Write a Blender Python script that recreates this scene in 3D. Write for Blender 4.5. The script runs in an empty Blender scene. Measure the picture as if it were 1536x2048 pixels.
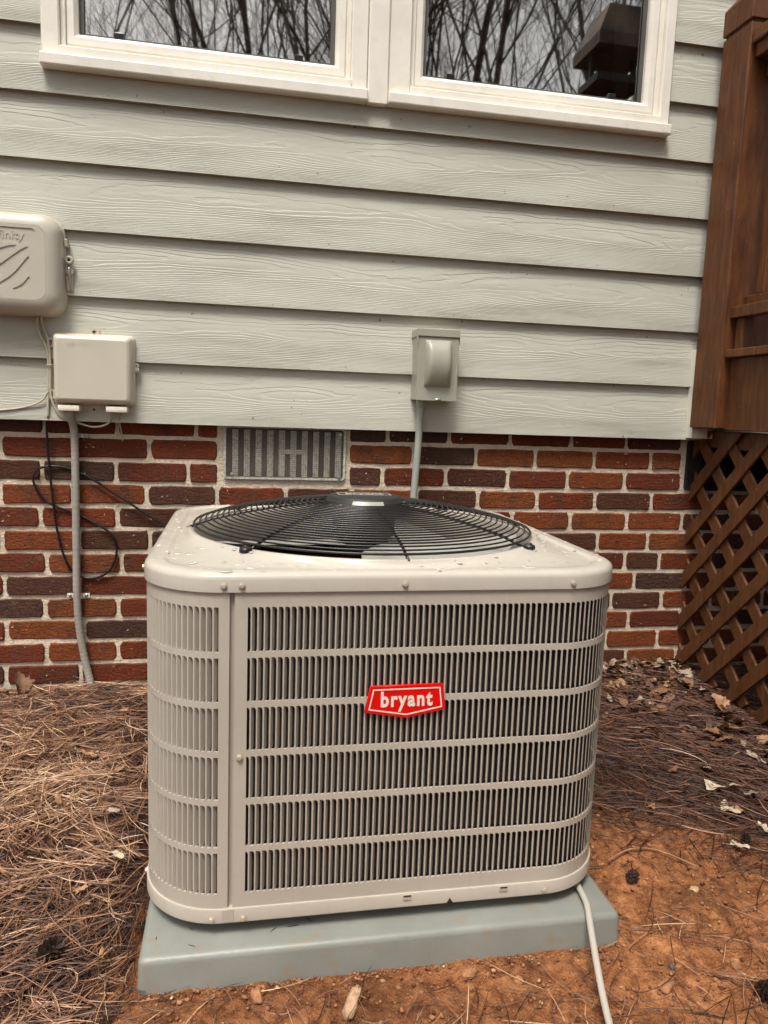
import bpy, bmesh, math, random
import numpy as np
from mathutils import Vector, Matrix, Euler
random.seed(7)
RNG = np.random.default_rng(11)
S = bpy.context.scene
C = S.collection
PI = math.pi

# ------------------------------------------------------------------ camera
cam = bpy.data.cameras.new('camera')
camo = bpy.data.objects.new('camera', cam)
C.objects.link(camo)
S.camera = camo
cam.sensor_fit = 'VERTICAL'
cam.sensor_height = 36.0
cam.sensor_width = 27.0
cam.lens = 1506.44 / 2048 * 36.0
cam.clip_start = 0.02
cam.clip_end = 500.0
yaw, pitch, roll = 0.1914, 0.134085, 0.03518977
fw = Vector((math.sin(yaw) * math.cos(pitch), math.cos(yaw) * math.cos(pitch), -math.sin(pitch)))
r0 = Vector((math.cos(yaw), -math.sin(yaw), 0))
u0 = r0.cross(fw)
rt = r0 * math.cos(roll) + u0 * math.sin(roll)
up = -r0 * math.sin(roll) + u0 * math.cos(roll)
camo.matrix_world = Matrix(((rt.x, up.x, -fw.x, 0.67383), (rt.y, up.y, -fw.y, -2.30282),
                            (rt.z, up.z, -fw.z, 0.88321), (0, 0, 0, 1)))

# ------------------------------------------------------------------ light: overcast
SUN_EL, SUN_AZ = math.radians(64), math.radians(-155)      # azimuth of the light source, from +Y towards +X
world = bpy.data.worlds.new('World')
S.world = world
world.use_nodes = True
wn = world.node_tree.nodes
wl = world.node_tree.links
bg = wn['Background']
sky = wn.new('ShaderNodeTexSky')
sky.sky_type = 'NISHITA'
sky.sun_disc = False
sky.sun_elevation = SUN_EL
sky.sun_rotation = SUN_AZ
sky.air_density = 1.0
sky.dust_density = 6.0
sky.ozone_density = 0.5
hs = wn.new('ShaderNodeHueSaturation')
hs.inputs['Saturation'].default_value = 0.22
wl.new(sky.outputs[0], hs.inputs['Color'])
wl.new(hs.outputs[0], bg.inputs['Color'])
bg.inputs['Strength'].default_value = 0.072
sun = bpy.data.lights.new('sun', 'SUN')
sun.energy = 1.5
sun.angle = math.radians(18)
sun.color = (1.0, 0.965, 0.90)
suno = bpy.data.objects.new('sun', sun)
C.objects.link(suno)
sd = Vector((math.sin(SUN_AZ) * math.cos(SUN_EL), math.cos(SUN_AZ) * math.cos(SUN_EL), math.sin(SUN_EL)))
suno.rotation_euler = (-sd).to_track_quat('-Z', 'Y').to_euler()
suno.location = sd * 20
S.view_settings.view_transform = 'Standard'
S.view_settings.look = 'None'
S.view_settings.gamma = 1.0
S.view_settings.use_curve_mapping = False
S.view_settings.exposure = 1.25
S.cycles.use_adaptive_sampling = True
S.cycles.adaptive_threshold = .02
S.cycles.max_bounces = 7
S.cycles.diffuse_bounces = 3
S.cycles.glossy_bounces = 3
S.cycles.transmission_bounces = 5
S.cycles.caustics_reflective = False
S.cycles.caustics_refractive = False

# ------------------------------------------------------------------ helpers: meshes and objects
def link(name, me, mat=None, parent=None, loc=None):
    o = bpy.data.objects.new(name, me)
    C.objects.link(o)
    if mat is not None and not me.materials:
        me.materials.append(mat)
    if parent is not None:
        o.parent = parent
    if loc is not None:
        o.location = loc
    return o

def pydata(name, v, f, mat=None, parent=None, smooth=False, loc=None):
    me = bpy.data.meshes.new(name)
    me.from_pydata([tuple(q) for q in v], [], f)
    me.update()
    if smooth:
        me.polygons.foreach_set('use_smooth', [True] * len(me.polygons))
    return link(name, me, mat, parent, loc)

def flatcap(o):
    m_ = max(o.data.polygons, key=lambda q: len(q.vertices) * 1000 + q.index)
    for q in o.data.polygons:
        if len(q.vertices) == len(m_.vertices): q.use_smooth = False
    return o

def frombm(name, bm, mat=None, parent=None, smooth=False, loc=None, angle=None):
    bmesh.ops.recalc_face_normals(bm, faces=bm.faces)
    me = bpy.data.meshes.new(name)
    bm.to_mesh(me)
    bm.free()
    if smooth:
        me.polygons.foreach_set('use_smooth', [True] * len(me.polygons))
        if angle is not None:
            me.set_sharp_from_angle(angle=math.radians(angle))
    return link(name, me, mat, parent, loc)

def bbox(bm, x0, x1, y0, y1, z0, z1, bev=0.0, seg=1):
    r = bmesh.ops.create_cube(bm, size=1.0)
    vs = r['verts']
    for v in vs:
        v.co = Vector((x0 + (v.co.x + .5) * (x1 - x0), y0 + (v.co.y + .5) * (y1 - y0), z0 + (v.co.z + .5) * (z1 - z0)))
    if bev > 0:
        es = list({e for v in vs for e in v.link_edges})
        bmesh.ops.bevel(bm, geom=es, offset=bev, segments=seg, profile=0.5, affect='EDGES')
    return vs

def box(name, x0, x1, y0, y1, z0, z1, mat, parent=None, bev=0.0, seg=1, smooth=False):
    bm = bmesh.new()
    bbox(bm, x0, x1, y0, y1, z0, z1, bev, seg)
    return frombm(name, bm, mat, parent, smooth, angle=40 if smooth else None)

def tube_data(path, rad, n=8, closed=False, caps=True):
    P = np.array(path, float)
    m = len(P)
    rad = np.full(m, rad) if np.isscalar(rad) else np.array(rad, float)
    T = np.gradient(P, axis=0) if not closed else (np.roll(P, -1, 0) - np.roll(P, 1, 0))
    T /= np.linalg.norm(T, axis=1)[:, None] + 1e-12
    a = np.array([0, 0, 1.0]) if abs(T[0][2]) < .9 else np.array([1.0, 0, 0])
    u = np.cross(T[0], a); u /= np.linalg.norm(u)
    V = []
    for i in range(m):
        u = u - T[i] * (u @ T[i]); u /= np.linalg.norm(u)
        w = np.cross(T[i], u)
        for k in range(n):
            t = 2 * PI * k / n
            V.append(P[i] + rad[i] * (math.cos(t) * u + math.sin(t) * w))
    F = []
    for i in range(m if closed else m - 1):
        j = (i + 1) % m
        for k in range(n):
            l = (k + 1) % n
            F.append((i * n + k, i * n + l, j * n + l, j * n + k))
    if caps and not closed:
        F.append(tuple(range(n))[::-1])
        F.append(tuple((m - 1) * n + k for k in range(n)))
    return V, F

def smooth_path(pts, sub=6):
    P = np.array(pts, float)
    Q = np.vstack([2 * P[0] - P[1], P, 2 * P[-1] - P[-2]])
    out = []
    for i in range(1, len(Q) - 2):
        for s in range(sub):
            t = s / sub
            a, b, c, d = Q[i - 1], Q[i], Q[i + 1], Q[i + 2]
            out.append(.5 * (2 * b + (c - a) * t + (2 * a - 5 * b + 4 * c - d) * t * t + (3 * b - a - 3 * c + d) * t ** 3))
    out.append(Q[-2])
    return np.array(out)

def tube(name, path, rad, mat, parent=None, n=8, closed=False, sub=0):
    if sub:
        path = smooth_path(path, sub)
    V, F = tube_data(path, rad, n, closed)
    return pydata(name, V, F, mat, parent, True)

class Multi:
    def __init__(s): s.v = []; s.f = []
    def add(s, V, F):
        o = len(s.v)
        s.v.extend([tuple(q) for q in V]); s.f.extend([tuple(i + o for i in f) for f in F])
    def box(s, x0, x1, y0, y1, z0, z1):
        V = [(x, y, z) for z in (z0, z1) for y in (y0, y1) for x in (x0, x1)]
        s.add(V, [(0, 2, 3, 1), (4, 5, 7, 6), (0, 1, 5, 4), (2, 6, 7, 3), (0, 4, 6, 2), (1, 3, 7, 5)])
    def build(s, name, mat, parent=None, smooth=False):
        return pydata(name, s.v, s.f, mat, parent, smooth)

def lathe(prof, n=48, cx=0, cy=0):
    V, F = [], []
    for (r, z) in prof:
        for k in range(n):
            t = 2 * PI * k / n
            V.append((cx + r * math.cos(t), cy + r * math.sin(t), z))
    for i in range(len(prof) - 1):
        for k in range(n):
            l = (k + 1) % n
            F.append((i * n + k, i * n + l, (i + 1) * n + l, (i + 1) * n + k))
    return V, F

def empty(name, loc, label, cat, group=None):
    o = bpy.data.objects.new(name, None)
    C.objects.link(o)
    o.location = loc
    o.empty_display_size = .05
    tag(o, label, cat, group)
    return o

def tag(o, label, cat, group=None):
    o['label'] = label
    o['category'] = cat
    if group:
        o['group'] = group
    return o

def adopt(parent):
    """parents were given with world-space meshes: undo the parent's offset"""
    for ch in parent.children:
        ch.matrix_parent_inverse = parent.matrix_world.inverted() if False else Matrix.Translation(-Vector(parent.location))

def text_mesh(txt, size, extrude, offset=0.0, xs=1.0, align='CENTER', space=1.0, bevel=0.0):
    cu = bpy.data.curves.new('txt', 'FONT')
    cu.body = txt
    cu.size = size
    cu.extrude = extrude
    cu.offset = offset
    cu.align_x = align
    cu.align_y = 'CENTER'
    cu.space_character = space
    cu.resolution_u = 3
    ob = bpy.data.objects.new('txt', cu)
    C.objects.link(ob)
    dg = bpy.context.evaluated_depsgraph_get()
    me = bpy.data.meshes.new_from_object(ob.evaluated_get(dg))
    bpy.data.objects.remove(ob)
    # XY plane -> XZ plane facing -Y
    me.transform(Matrix(((xs, 0, 0, 0), (0, 0, -1, 0), (0, 1, 0, 0), (0, 0, 0, 1))))
    return me

def curve_plate(loops, extrude, bevel=0.0):
    """2D poly loops (first outer, the rest holes) -> filled plate mesh in the XZ plane facing -Y"""
    cu = bpy.data.curves.new('pl', 'CURVE')
    cu.dimensions = '2D'
    cu.fill_mode = 'BOTH'
    cu.extrude = extrude
    cu.bevel_depth = bevel
    cu.bevel_resolution = 1
    for L in loops:
        sp = cu.splines.new('POLY')
        sp.points.add(len(L) - 1)
        for q, (x, z) in zip(sp.points, L):
            q.co = (x, z, 0, 1)
        sp.use_cyclic_u = True
    ob = bpy.data.objects.new('pl', cu)
    C.objects.link(ob)
    dg = bpy.context.evaluated_depsgraph_get()
    me = bpy.data.meshes.new_from_object(ob.evaluated_get(dg))
    bpy.data.objects.remove(ob)
    me.transform(Matrix(((1, 0, 0, 0), (0, 0, -1, 0), (0, 1, 0, 0), (0, 0, 0, 1))))
    return me

def rrect(cx, cz, hx, hz, r, n=8):
    out = []
    for k, (sx, sz) in enumerate(((1, -1), (1, 1), (-1, 1), (-1, -1))):
        for i in range(n + 1):
            a = math.radians(-90 + 90 * k + 90 * i / n)
            out.append((cx + sx * (hx - r) + r * math.cos(a), cz + sz * (hz - r) + r * math.sin(a)))
    return out

def loft(rings, cap0=False, cap1=True):
    V, F = [], []
    n = len(rings[0])
    for R in rings:
        V.extend(R)
    for i in range(len(rings) - 1):
        for k in range(n):
            l = (k + 1) % n
            F.append((i * n + k, i * n + l, (i + 1) * n + l, (i + 1) * n + k))
    if cap0:
        F.append(tuple(range(n))[::-1])
    if cap1:
        F.append(tuple((len(rings) - 1) * n + k for k in range(n)))
    return V, F

# value noise (numpy)
_tab = RNG.random((256, 256))
def vnoise(x, y, ox=0, oy=0):
    xi = np.floor(x).astype(int); yi = np.floor(y).astype(int)
    fx = x - xi; fy = y - yi
    fx = fx * fx * (3 - 2 * fx); fy = fy * fy * (3 - 2 * fy)
    g = lambda a, b: _tab[(a + ox) % 256, (b + oy) % 256]
    return (g(xi, yi) * (1 - fx) + g(xi + 1, yi) * fx) * (1 - fy) + (g(xi, yi + 1) * (1 - fx) + g(xi + 1, yi + 1) * fx) * fy - .5

# ------------------------------------------------------------------ helpers: materials
class N:
    def __init__(s, name):
        s.m = bpy.data.materials.new(name)
        s.m.use_nodes = True
        s.t = s.m.node_tree
        s.b = s.t.nodes['Principled BSDF']
        s.out = s.t.nodes['Material Output']
    def n(s, ty, **kw):
        q = s.t.nodes.new(ty)
        for k, v in kw.items():
            setattr(q, k, v)
        return q
    def l(s, a, b): s.t.links.new(a, b)
    def val(s, inp, v):
        if hasattr(v, 'links') or isinstance(v, bpy.types.NodeSocket):
            s.l(v, inp)
        else:
            inp.default_value = v
    def coord(s, kind='Object'):
        return s.n('ShaderNodeTexCoord').outputs[kind]
    def pos(s): return s.n('ShaderNodeNewGeometry').outputs['Position']
    def mapping(s, vec, scale=(1, 1, 1), loc=(0, 0, 0)):
        q = s.n('ShaderNodeMapping'); s.l(vec, q.inputs[0])
        q.inputs['Scale'].default_value = scale
        s.val(q.inputs['Location'], loc)
        return q.outputs[0]
    def noise(s, vec, scale, detail=3, rough=.55, dist=0, out='Fac', dim='3D', w=None):
        q = s.n('ShaderNodeTexNoise', noise_dimensions=dim)
        s.l(vec, q.inputs['Vector'])
        q.inputs['Scale'].default_value = scale
        q.inputs['Detail'].default_value = detail
        q.inputs['Roughness'].default_value = rough
        q.inputs['Distortion'].default_value = dist
        if w is not None: s.val(q.inputs['W'], w)
        return q.outputs[0 if out == 'Fac' else 1]
    def math(s, op, a, b=0.0, c=0.0, clamp=False):
        q = s.n('ShaderNodeMath', operation=op, use_clamp=clamp)
        s.val(q.inputs[0], a); s.val(q.inputs[1], b); s.val(q.inputs[2], c)
        return q.outputs[0]
    def ramp(s, fac, stops, interp='LINEAR'):
        q = s.n('ShaderNodeValToRGB'); s.l(fac, q.inputs[0])
        e = q.color_ramp.elements
        q.color_ramp.interpolation = interp
        while len(e) < len(stops): e.new(.5)
        for i, (p, c) in enumerate(stops):
            e[i].position = p
            e[i].color = (*c, 1) if len(c) == 3 else c
        return q.outputs[0]
    def mix(s, fac, a, b, blend='MIX'):
        q = s.n('ShaderNodeMix', data_type='RGBA', blend_type=blend)
        s.val(q.inputs[0], fac)
        s.val(q.inputs[6], (*a, 1) if isinstance(a, tuple) else a)
        s.val(q.inputs[7], (*b, 1) if isinstance(b, tuple) else b)
        return q.outputs[2]
    def bump(s, h, dist, strength=1.0, normal=None):
        q = s.n('ShaderNodeBump')
        s.l(h, q.inputs['Height'])
        q.inputs['Distance'].default_value = dist
        q.inputs['Strength'].default_value = strength
        if normal is not None: s.l(normal, q.inputs['Normal'])
        return q.outputs[0]
    def fin(s, col=None, rough=.6, metal=0.0, spec=None, normal=None, coat=None):
        if col is not None: s.val(s.b.inputs['Base Color'], (*col, 1) if isinstance(col, tuple) else col)
        s.val(s.b.inputs['Roughness'], rough)
        s.val(s.b.inputs['Metallic'], metal)
        if spec is not None: s.b.inputs['Specular IOR Level'].default_value = spec
        if coat is not None: s.b.inputs['Coat Weight'].default_value = coat
        if normal is not None: s.l(normal, s.b.inputs['Normal'])
        return s.m
    def rnd(s): return s.n('ShaderNodeObjectInfo').outputs['Random']

def paint(name, col, rough=.45, var=.06, bump=.0004, bscale=60, spec=None, metal=0.0, dirt=None):
    m = N(name)
    P = m.pos()
    n1 = m.noise(P, 7, 4)
    lo = tuple(c * (1 - var * 2) for c in col); hi = tuple(min(1, c * (1 + var)) for c in col)
    c = m.ramp(n1, [(.3, lo), (.7, hi)])
    if dirt:
        d = m.noise(P, 23, 5, .65)
        c = m.mix(m.math('MULTIPLY', m.ramp(d, [(.55, (0, 0, 0)), (.75, (1, 1, 1))]), dirt[1]), c, dirt[0])
    n2 = m.noise(P, bscale, 3)
    r = m.math('ADD', m.math('MULTIPLY', m.math('SUBTRACT', n1, .5), .2), rough)
    return m.fin(c, r, metal, spec, m.bump(n2, bump))

# siding: fibre cement with embossed wood grain, painted grey-beige
def mat_siding():
    m = N('siding_paint')
    P = m.pos()
    idx = m.n('ShaderNodeObjectInfo').outputs['Random']
    off = m.n('ShaderNodeCombineXYZ')
    m.l(m.math('MULTIPLY', idx, 37.0), off.inputs[0]); m.l(m.math('MULTIPLY', idx, 91.0), off.inputs[2])
    vv = m.n('ShaderNodeVectorMath', operation='ADD'); m.l(P, vv.inputs[0]); m.l(off.outputs[0], vv.inputs[1])
    low = m.noise(m.mapping(vv.outputs[0], (1.15, 0, 8.0)), 1.0, 2.5, .45)
    mid = m.noise(m.mapping(vv.outputs[0], (14, 0, 75)), 1.0, 3, .6)
    sep = m.n('ShaderNodeSeparateXYZ'); m.l(P, sep.inputs[0])
    t = m.math('FRACT', m.math('DIVIDE', m.math('SUBTRACT', sep.outputs[2], .8205), .1717))
    heart = m.math('SUBTRACT', 1.0, m.math('POWER', m.math('ABSOLUTE', m.math('SUBTRACT', m.math('MULTIPLY', t, 2.0), 1.0)), 1.6))
    f = m.math('ADD', m.math('MULTIPLY', sep.outputs[2], 96.0), m.math('MULTIPLY', m.math('MULTIPLY', low, 21.0), heart))
    f = m.math('ADD', f, m.math('MULTIPLY', mid, 1.3))
    fr = m.math('FRACT', f)
    h = m.ramp(fr, [(0, (0, 0, 0)), (.5, (.7, .7, .7)), (.82, (1, 1, 1)), (1, (0, 0, 0))])
    amp = m.ramp(m.noise(m.mapping(vv.outputs[0], (2.6, 0, 16), (7, 0, 3)), 1.0, 3), [(.32, (.18,) * 3), (.66, (1,) * 3)])
    h = m.math('MULTIPLY', h, amp)
    fine = m.noise(m.mapping(vv.outputs[0], (35, 0, 420)), 1.0, 3, .6)
    h = m.math('ADD', h, m.math('MULTIPLY', fine, .3))
    nrm = m.bump(h, .0011, .9)
    st = m.noise(m.mapping(P, (1.1, 1, 3.2)), 2.2, 5, .6)
    c = m.ramp(st, [(.28, (.478, .473, .397)), (.55, (.525, .518, .435)), (.8, (.555, .546, .460))])
    # sparse dark specks and scuffs
    sp = m.noise(P, 55, 2, .5)
    c = m.mix(m.ramp(sp, [(.735, (0,) * 3), (.77, (.7,) * 3)]), c, (.16, .12, .08))
    return m.fin(c, .62, 0, .35, nrm)

def mat_brick():
    m = N('fired_brick')
    O = m.coord('Object')
    rn = m.rnd()
    P = m.pos()
    base = m.ramp(rn, [(0, (.135, .029, .010)), (.16, (.175, .036, .011)), (.32, (.085, .030, .016)), (.46, (.200, .048, .013)),
                       (.60, (.150, .031, .010)), (.76, (.070, .033, .021)), (.88, (.215, .060, .017)), (1, (.155, .032, .010))], 'CONSTANT')
    big = m.noise(m.mapping(P, (16, 16, 9)), 1, 3, .6)
    c = m.mix(m.ramp(big, [(.50, (0,) * 3), (.66, (.75,) * 3)]), base, (.090, .036, .020))
    sm = m.noise(P, 160, 4, .65)
    c = m.mix(.75, c, m.ramp(sm, [(.3, (.35,) * 3), (.5, (.85,) * 3), (.72, (1.5, 1.35, 1.2))]), 'MULTIPLY')
    # mortar smears and white specks
    spk = m.noise(P, 85, 2, .45)
    c = m.mix(m.ramp(spk, [(.735, (0,) * 3), (.765, (.85,) * 3)]), c, (.62, .52, .40))
    smr = m.noise(m.mapping(P, (14, 14, 30)), 1, 5, .7)
    c = m.mix(m.ramp(smr, [(.63, (0,) * 3), (.78, (.35,) * 3)]), c, (.42, .30, .21))
    drag = m.noise(m.mapping(P, (55, 20, 130)), 1, 4, .65, .6)
    h = m.math('ADD', m.math('MULTIPLY', drag, 1.0), m.math('MULTIPLY', sm, .5))
    return m.fin(c, .78, 0, .3, m.bump(h, .0042, 1.0))

def mat_mortar():
    m = N('mortar')
    P = m.pos()
    a = m.noise(P, 14, 5, .65)
    b = m.noise(P, 150, 3, .6)
    c = m.ramp(a, [(.22, (.38, .28, .19)), (.42, (.66, .55, .415)), (.75, (.79, .68, .53))])
    c = m.mix(.5, c, m.ramp(b, [(.3, (.6,) * 3), (.6, (1.1,) * 3)]), 'MULTIPLY')
    h = m.math('ADD', m.math('MULTIPLY', m.noise(P, 55, 4, .6), 1.0), m.math('MULTIPLY', b, .4))
    return m.fin(c, .9, 0, .15, m.bump(h, .006, 1.0))

def mat_soil():
    m = N('red_clay_soil')
    P = m.pos()
    a = m.noise(P, 5, 5, .6); b = m.noise(P, 45, 5, .65); d = m.noise(P, 210, 3, .6)
    c = m.ramp(b, [(.25, (.070, .024, .009)), (.40, (.235, .088, .033)), (.58, (.41, .175, .072)), (.8, (.58, .32, .165))])
    c = m.mix(.9, c, m.ramp(a, [(.32, (.42, .38, .34)), (.48, (.85, .80, .74)), (.66, (1.2, 1.16, 1.08))]), 'MULTIPLY')
    pk = m.noise(m.mapping(P, (1, 1, 1), (3, 8, 0)), 17, 4, .6)
    c = m.mix(m.ramp(pk, [(.56, (0,) * 3), (.70, (.55,) * 3)]), c, (.10, .045, .022))
    c = m.mix(m.ramp(d, [(.68, (0,) * 3), (.74, (.8,) * 3)]), c, (.58, .40, .25))
    # humus under the pine straw and litter
    sep = m.n('ShaderNodeSeparateXYZ'); m.l(P, sep.inputs[0])
    wob = m.math('MULTIPLY', m.math('SUBTRACT', m.noise(P, 6, 3), .5), .35)
    L = m.math('LESS_THAN', m.math('ADD', sep.outputs[0], wob), .47)
    # right bank: litter grows from the clay towards the wall and the deck
    rr = m.math('ADD', m.math('MULTIPLY', sep.outputs[0], .55), m.math('MULTIPLY', sep.outputs[1], .8))
    Rm = m.n('ShaderNodeMapRange'); m.l(m.math('ADD', rr, wob), Rm.inputs[0])
    Rm.inputs[1].default_value = .13; Rm.inputs[2].default_value = .30
    far = m.math('LESS_THAN', sep.outputs[1], -1.9)
    msk = m.math('MAXIMUM', m.math('MAXIMUM', L, Rm.outputs[0]), far)
    hum = m.ramp(b, [(.3, (.028, .011, .006)), (.6, (.085, .035, .018)), (.8, (.16, .075, .04))])
    c = m.mix(msk, c, hum)
    h = m.math('ADD', m.math('MULTIPLY', b, 1.0), m.math('MULTIPLY', d, .5))
    return m.fin(c, .85, 0, .25, m.bump(h, .012, 1.0))

def mat_needle(name, stops, rough=.5):
    m = N(name)
    at = m.n('ShaderNodeAttribute', attribute_name='tone')
    c = m.ramp(at.outputs['Fac'], stops)
    return m.fin(c, rough, 0, .4)

def mat_metal(name, col, rough=.4, spot=None, metal=.8):
    m = N(name)
    P = m.pos()
    n = m.noise(P, 60, 4, .65)
    c = m.ramp(n, [(.3, tuple(q * .6 for q in col)), (.65, col)])
    if spot:
        c = m.mix(m.ramp(m.noise(P, 130, 3), [(.5, (0,) * 3), (.62, (1,) * 3)]), c, spot)
    return m.fin(c, rough, metal, None, m.bump(n, .0006))

def mat_wood(name, lo, hi, rough=.55):
    m = N(name)
    O = m.coord('Object')
    P = m.pos()
    g = m.noise(m.mapping(P, (60, 60, 9)), 1, 4, .6, .4)
    a = m.noise(P, 6, 4, .6)
    c = m.ramp(m.math('ADD', m.math('MULTIPLY', g, .72), m.math('MULTIPLY', a, .3)), [(.30, tuple(q * .6 for q in lo)), (.45, lo), (.62, hi), (.78, tuple(q * 1.35 for q in hi))])
    chip = m.noise(P, 48, 3, .6)
    c = m.mix(m.ramp(chip, [(.715, (0,) * 3), (.74, (.6,) * 3)]), c, (.36, .25, .15))
    return m.fin(c, rough, 0, .35, m.bump(g, .0012))

M = {}
M['siding'] = mat_siding()
M['brick'] = mat_brick()
M['mortar'] = mat_mortar()
M['soil'] = mat_soil()
M['trim'] = paint('white_trim', (.84, .79, .69), .42, .04, .0005, 40, dirt=((.50, .42, .32), .22))
def mat_cabinet(name, col, rough):
    m = N(name)
    P = m.pos()
    a = m.noise(P, 6, 4)
    stk = m.noise(m.mapping(P, (60, 60, 3.5)), 1, 4, .6)
    dust = m.noise(P, 34, 5, .7)
    c = m.ramp(a, [(.3, tuple(q * .94 for q in col)), (.7, tuple(q * 1.03 for q in col))])
    c = m.mix(m.ramp(stk, [(.55, (0,) * 3), (.80, (.30,) * 3)]), c, tuple(q * .70 for q in col))
    c = m.mix(m.ramp(dust, [(.62, (0,) * 3), (.78, (.25,) * 3)]), c, (.36, .27, .19))
    r = m.math('ADD', m.math('MULTIPLY', m.math('SUBTRACT', dust, .5), .35), rough)
    dent = m.noise(P, 4.5, 2)
    return m.fin(c, r, 0, .45, m.bump(dent, .004, .35))
M['cabinet'] = mat_cabinet('cabinet_paint', (.50, .447, .372), .36)
M['cab_lid'] = mat_cabinet('lid_paint', (.53, .478, .40), .20)
M['coil'] = paint('coil_fins', (.018, .012, .010), .6, .3, .001, 300)
M['black'] = paint('black_coated_wire', (.012, .009, .008), .32, .2, .0002, 200)
M['hubgrey'] = paint('hub_plastic', (.016, .016, .015), .6, .1, .0002, 200)
M['blade'] = paint('fan_aluminium', (.48, .46, .40), .4, .06, .0002, 60, metal=.0)
M['red'] = paint('badge_red', (.78, .004, .003), .3, .02, .00003, 100)
M['white'] = paint('badge_white', (.86, .78, .66), .35, .02, .00003, 100)
M['screw'] = paint('screw_paint', (.62, .54, .43), .3, .04, .0001, 100, metal=.3)
M['pad'] = paint('pad_composite', (.250, .257, .225), .42, .08, .0005, 160, dirt=((.30, .19, .11), .7))
M['plastic'] = paint('box_plastic', (.52, .475, .385), .42, .03, .0002, 260)
M['plastic2'] = paint('pale_box_plastic', (.585, .535, .43), .42, .03, .0002, 260)
M['greybox'] = paint('grey_enamel', (.36, .36, .285), .38, .04, .0002, 120)
M['emt'] = paint('conduit_paint', (.36, .37, .32), .4, .06, .0003, 120)
M['whip'] = paint('conduit_jacket', (.37, .34, .29), .5, .1, .0004, 150, dirt=((.2, .14, .10), .5))
M['cable_white'] = paint('pale_cable', (.50, .44, .33), .45, .05, .0002, 100)
M['cable_black'] = paint('black_cable', (.010, .007, .007), .35, .1, .0002, 100)
M['galv'] = mat_metal('galvanised', (.68, .66, .56), .5, (.36, .37, .31), .1)
M['ventback'] = paint('vent_damper', (.085, .068, .056), .7, .3, .0004, 90)
M['wire'] = paint('screen_wire', (.16, .14, .11), .6, .2, .0002, 200)
M['darkmetal'] = paint('dark_screen', (.028, .022, .018), .6, .2, .0003, 200)
M['bright'] = mat_metal('bright_zinc', (.75, .70, .62), .3, None, .8)
M['deck'] = mat_wood('brown_stain', (.100, .034, .010), (.150, .054, .016))
M['lattice'] = mat_wood('brown_lattice_stain', (.105, .040, .014), (.165, .066, .024))
M['void'] = paint('dark_room', (.02, .014, .011), .8, .2, .0003, 30)
M['curtain'] = paint('grey_curtain', (.16, .165, .145), .8, .1, .001, 90)
M['screenframe'] = paint('screen_frame', (.09, .085, .072), .5, .1, .0003, 90)
M['cone'] = paint('pine_cone_brown', (.045, .018, .010), .7, .4, .001, 200)
M['bark'] = paint('bark', (.085, .058, .042), .85, .4, .01, 18)

def mat_glass():
    m = N('window_glass')
    gl = m.n('ShaderNodeBsdfGlossy'); gl.inputs['Roughness'].default_value = .02
    gl.inputs['Color'].default_value = (1, .97, .90, 1)
    tr = m.n('ShaderNodeBsdfTransparent'); tr.inputs['Color'].default_value = (.72, .74, .70, 1)
    P = m.pos()
    b = m.bump(m.noise(P, 5, 1), .0002, .25)
    m.l(b, gl.inputs['Normal'])
    mx = m.n('ShaderNodeMixShader')
    lw = m.n('ShaderNodeLayerWeight'); lw.inputs[0].default_value = .3
    m.l(m.math('ADD', m.math('MULTIPLY', lw.outputs['Fresnel'], .5), .62), mx.inputs[0])
    m.l(tr.outputs[0], mx.inputs[1]); m.l(gl.outputs[0], mx.inputs[2])
    m.l(mx.outputs[0], m.out.inputs['Surface'])
    return m.m
M['glass'] = mat_glass()

def mat_water():
    m = N('rain_water')
    m.b.inputs['Coat Roughness'].default_value = .02
    return m.fin((.55, .495, .41), .08, 0, .6, None, .6)
M['water'] = mat_water()

def mat_tube():
    m = N('vinyl_tube')
    m.b.inputs['Transmission Weight'].default_value = .45
    m.b.inputs['IOR'].default_value = 1.4
    return m.fin((.80, .75, .64), .15)
M['vinyl'] = mat_tube()

# ================================================================== SETTING: ground
def gbase(x, y):
    x = np.asarray(x, float); y = np.asarray(y, float)
    z = np.maximum(.02 + .0667 * y, -.065)
    z = np.where(y > 0, .02, z)
    bump = .020 * vnoise(x * 5 + 40, y * 5 + 40, 3, 9) + .010 * vnoise(x * 14 + 90, y * 14 + 90, 50, 20)
    # keep level under the pad
    inp = np.clip(np.minimum(np.minimum(x - .47, 1.41 - x), np.minimum(y + 1.22, -.1 - y)) / .06, 0, 1)
    z = z + bump * (1 - inp)
    # straw bank at the left, leaf bank at the right by the wall
    z = z + .012 * np.clip((.46 - x) / .2, 0, 1) * np.clip((-y) / .1, 0, 1)
    z = z + .018 * np.clip((x - 1.6) / .4, 0, 1) * np.clip((y + .5) / .5, 0, 1)
    z = np.where(inp > 0, np.minimum(z, -.06 * inp + z * (1 - inp)), z)
    return z

def axis(lo, hi, step, far):
    a = list(np.arange(lo, hi + 1e-6, step))
    q, s = hi, step
    up_ = []
    while q < far:
        s *= 1.45; q += s; up_.append(q)
    q, s = lo, step
    dn = []
    while q > -far:
        s *= 1.45; q -= s; dn.append(q)
    return np.array(dn[::-1] + a + up_)

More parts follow.
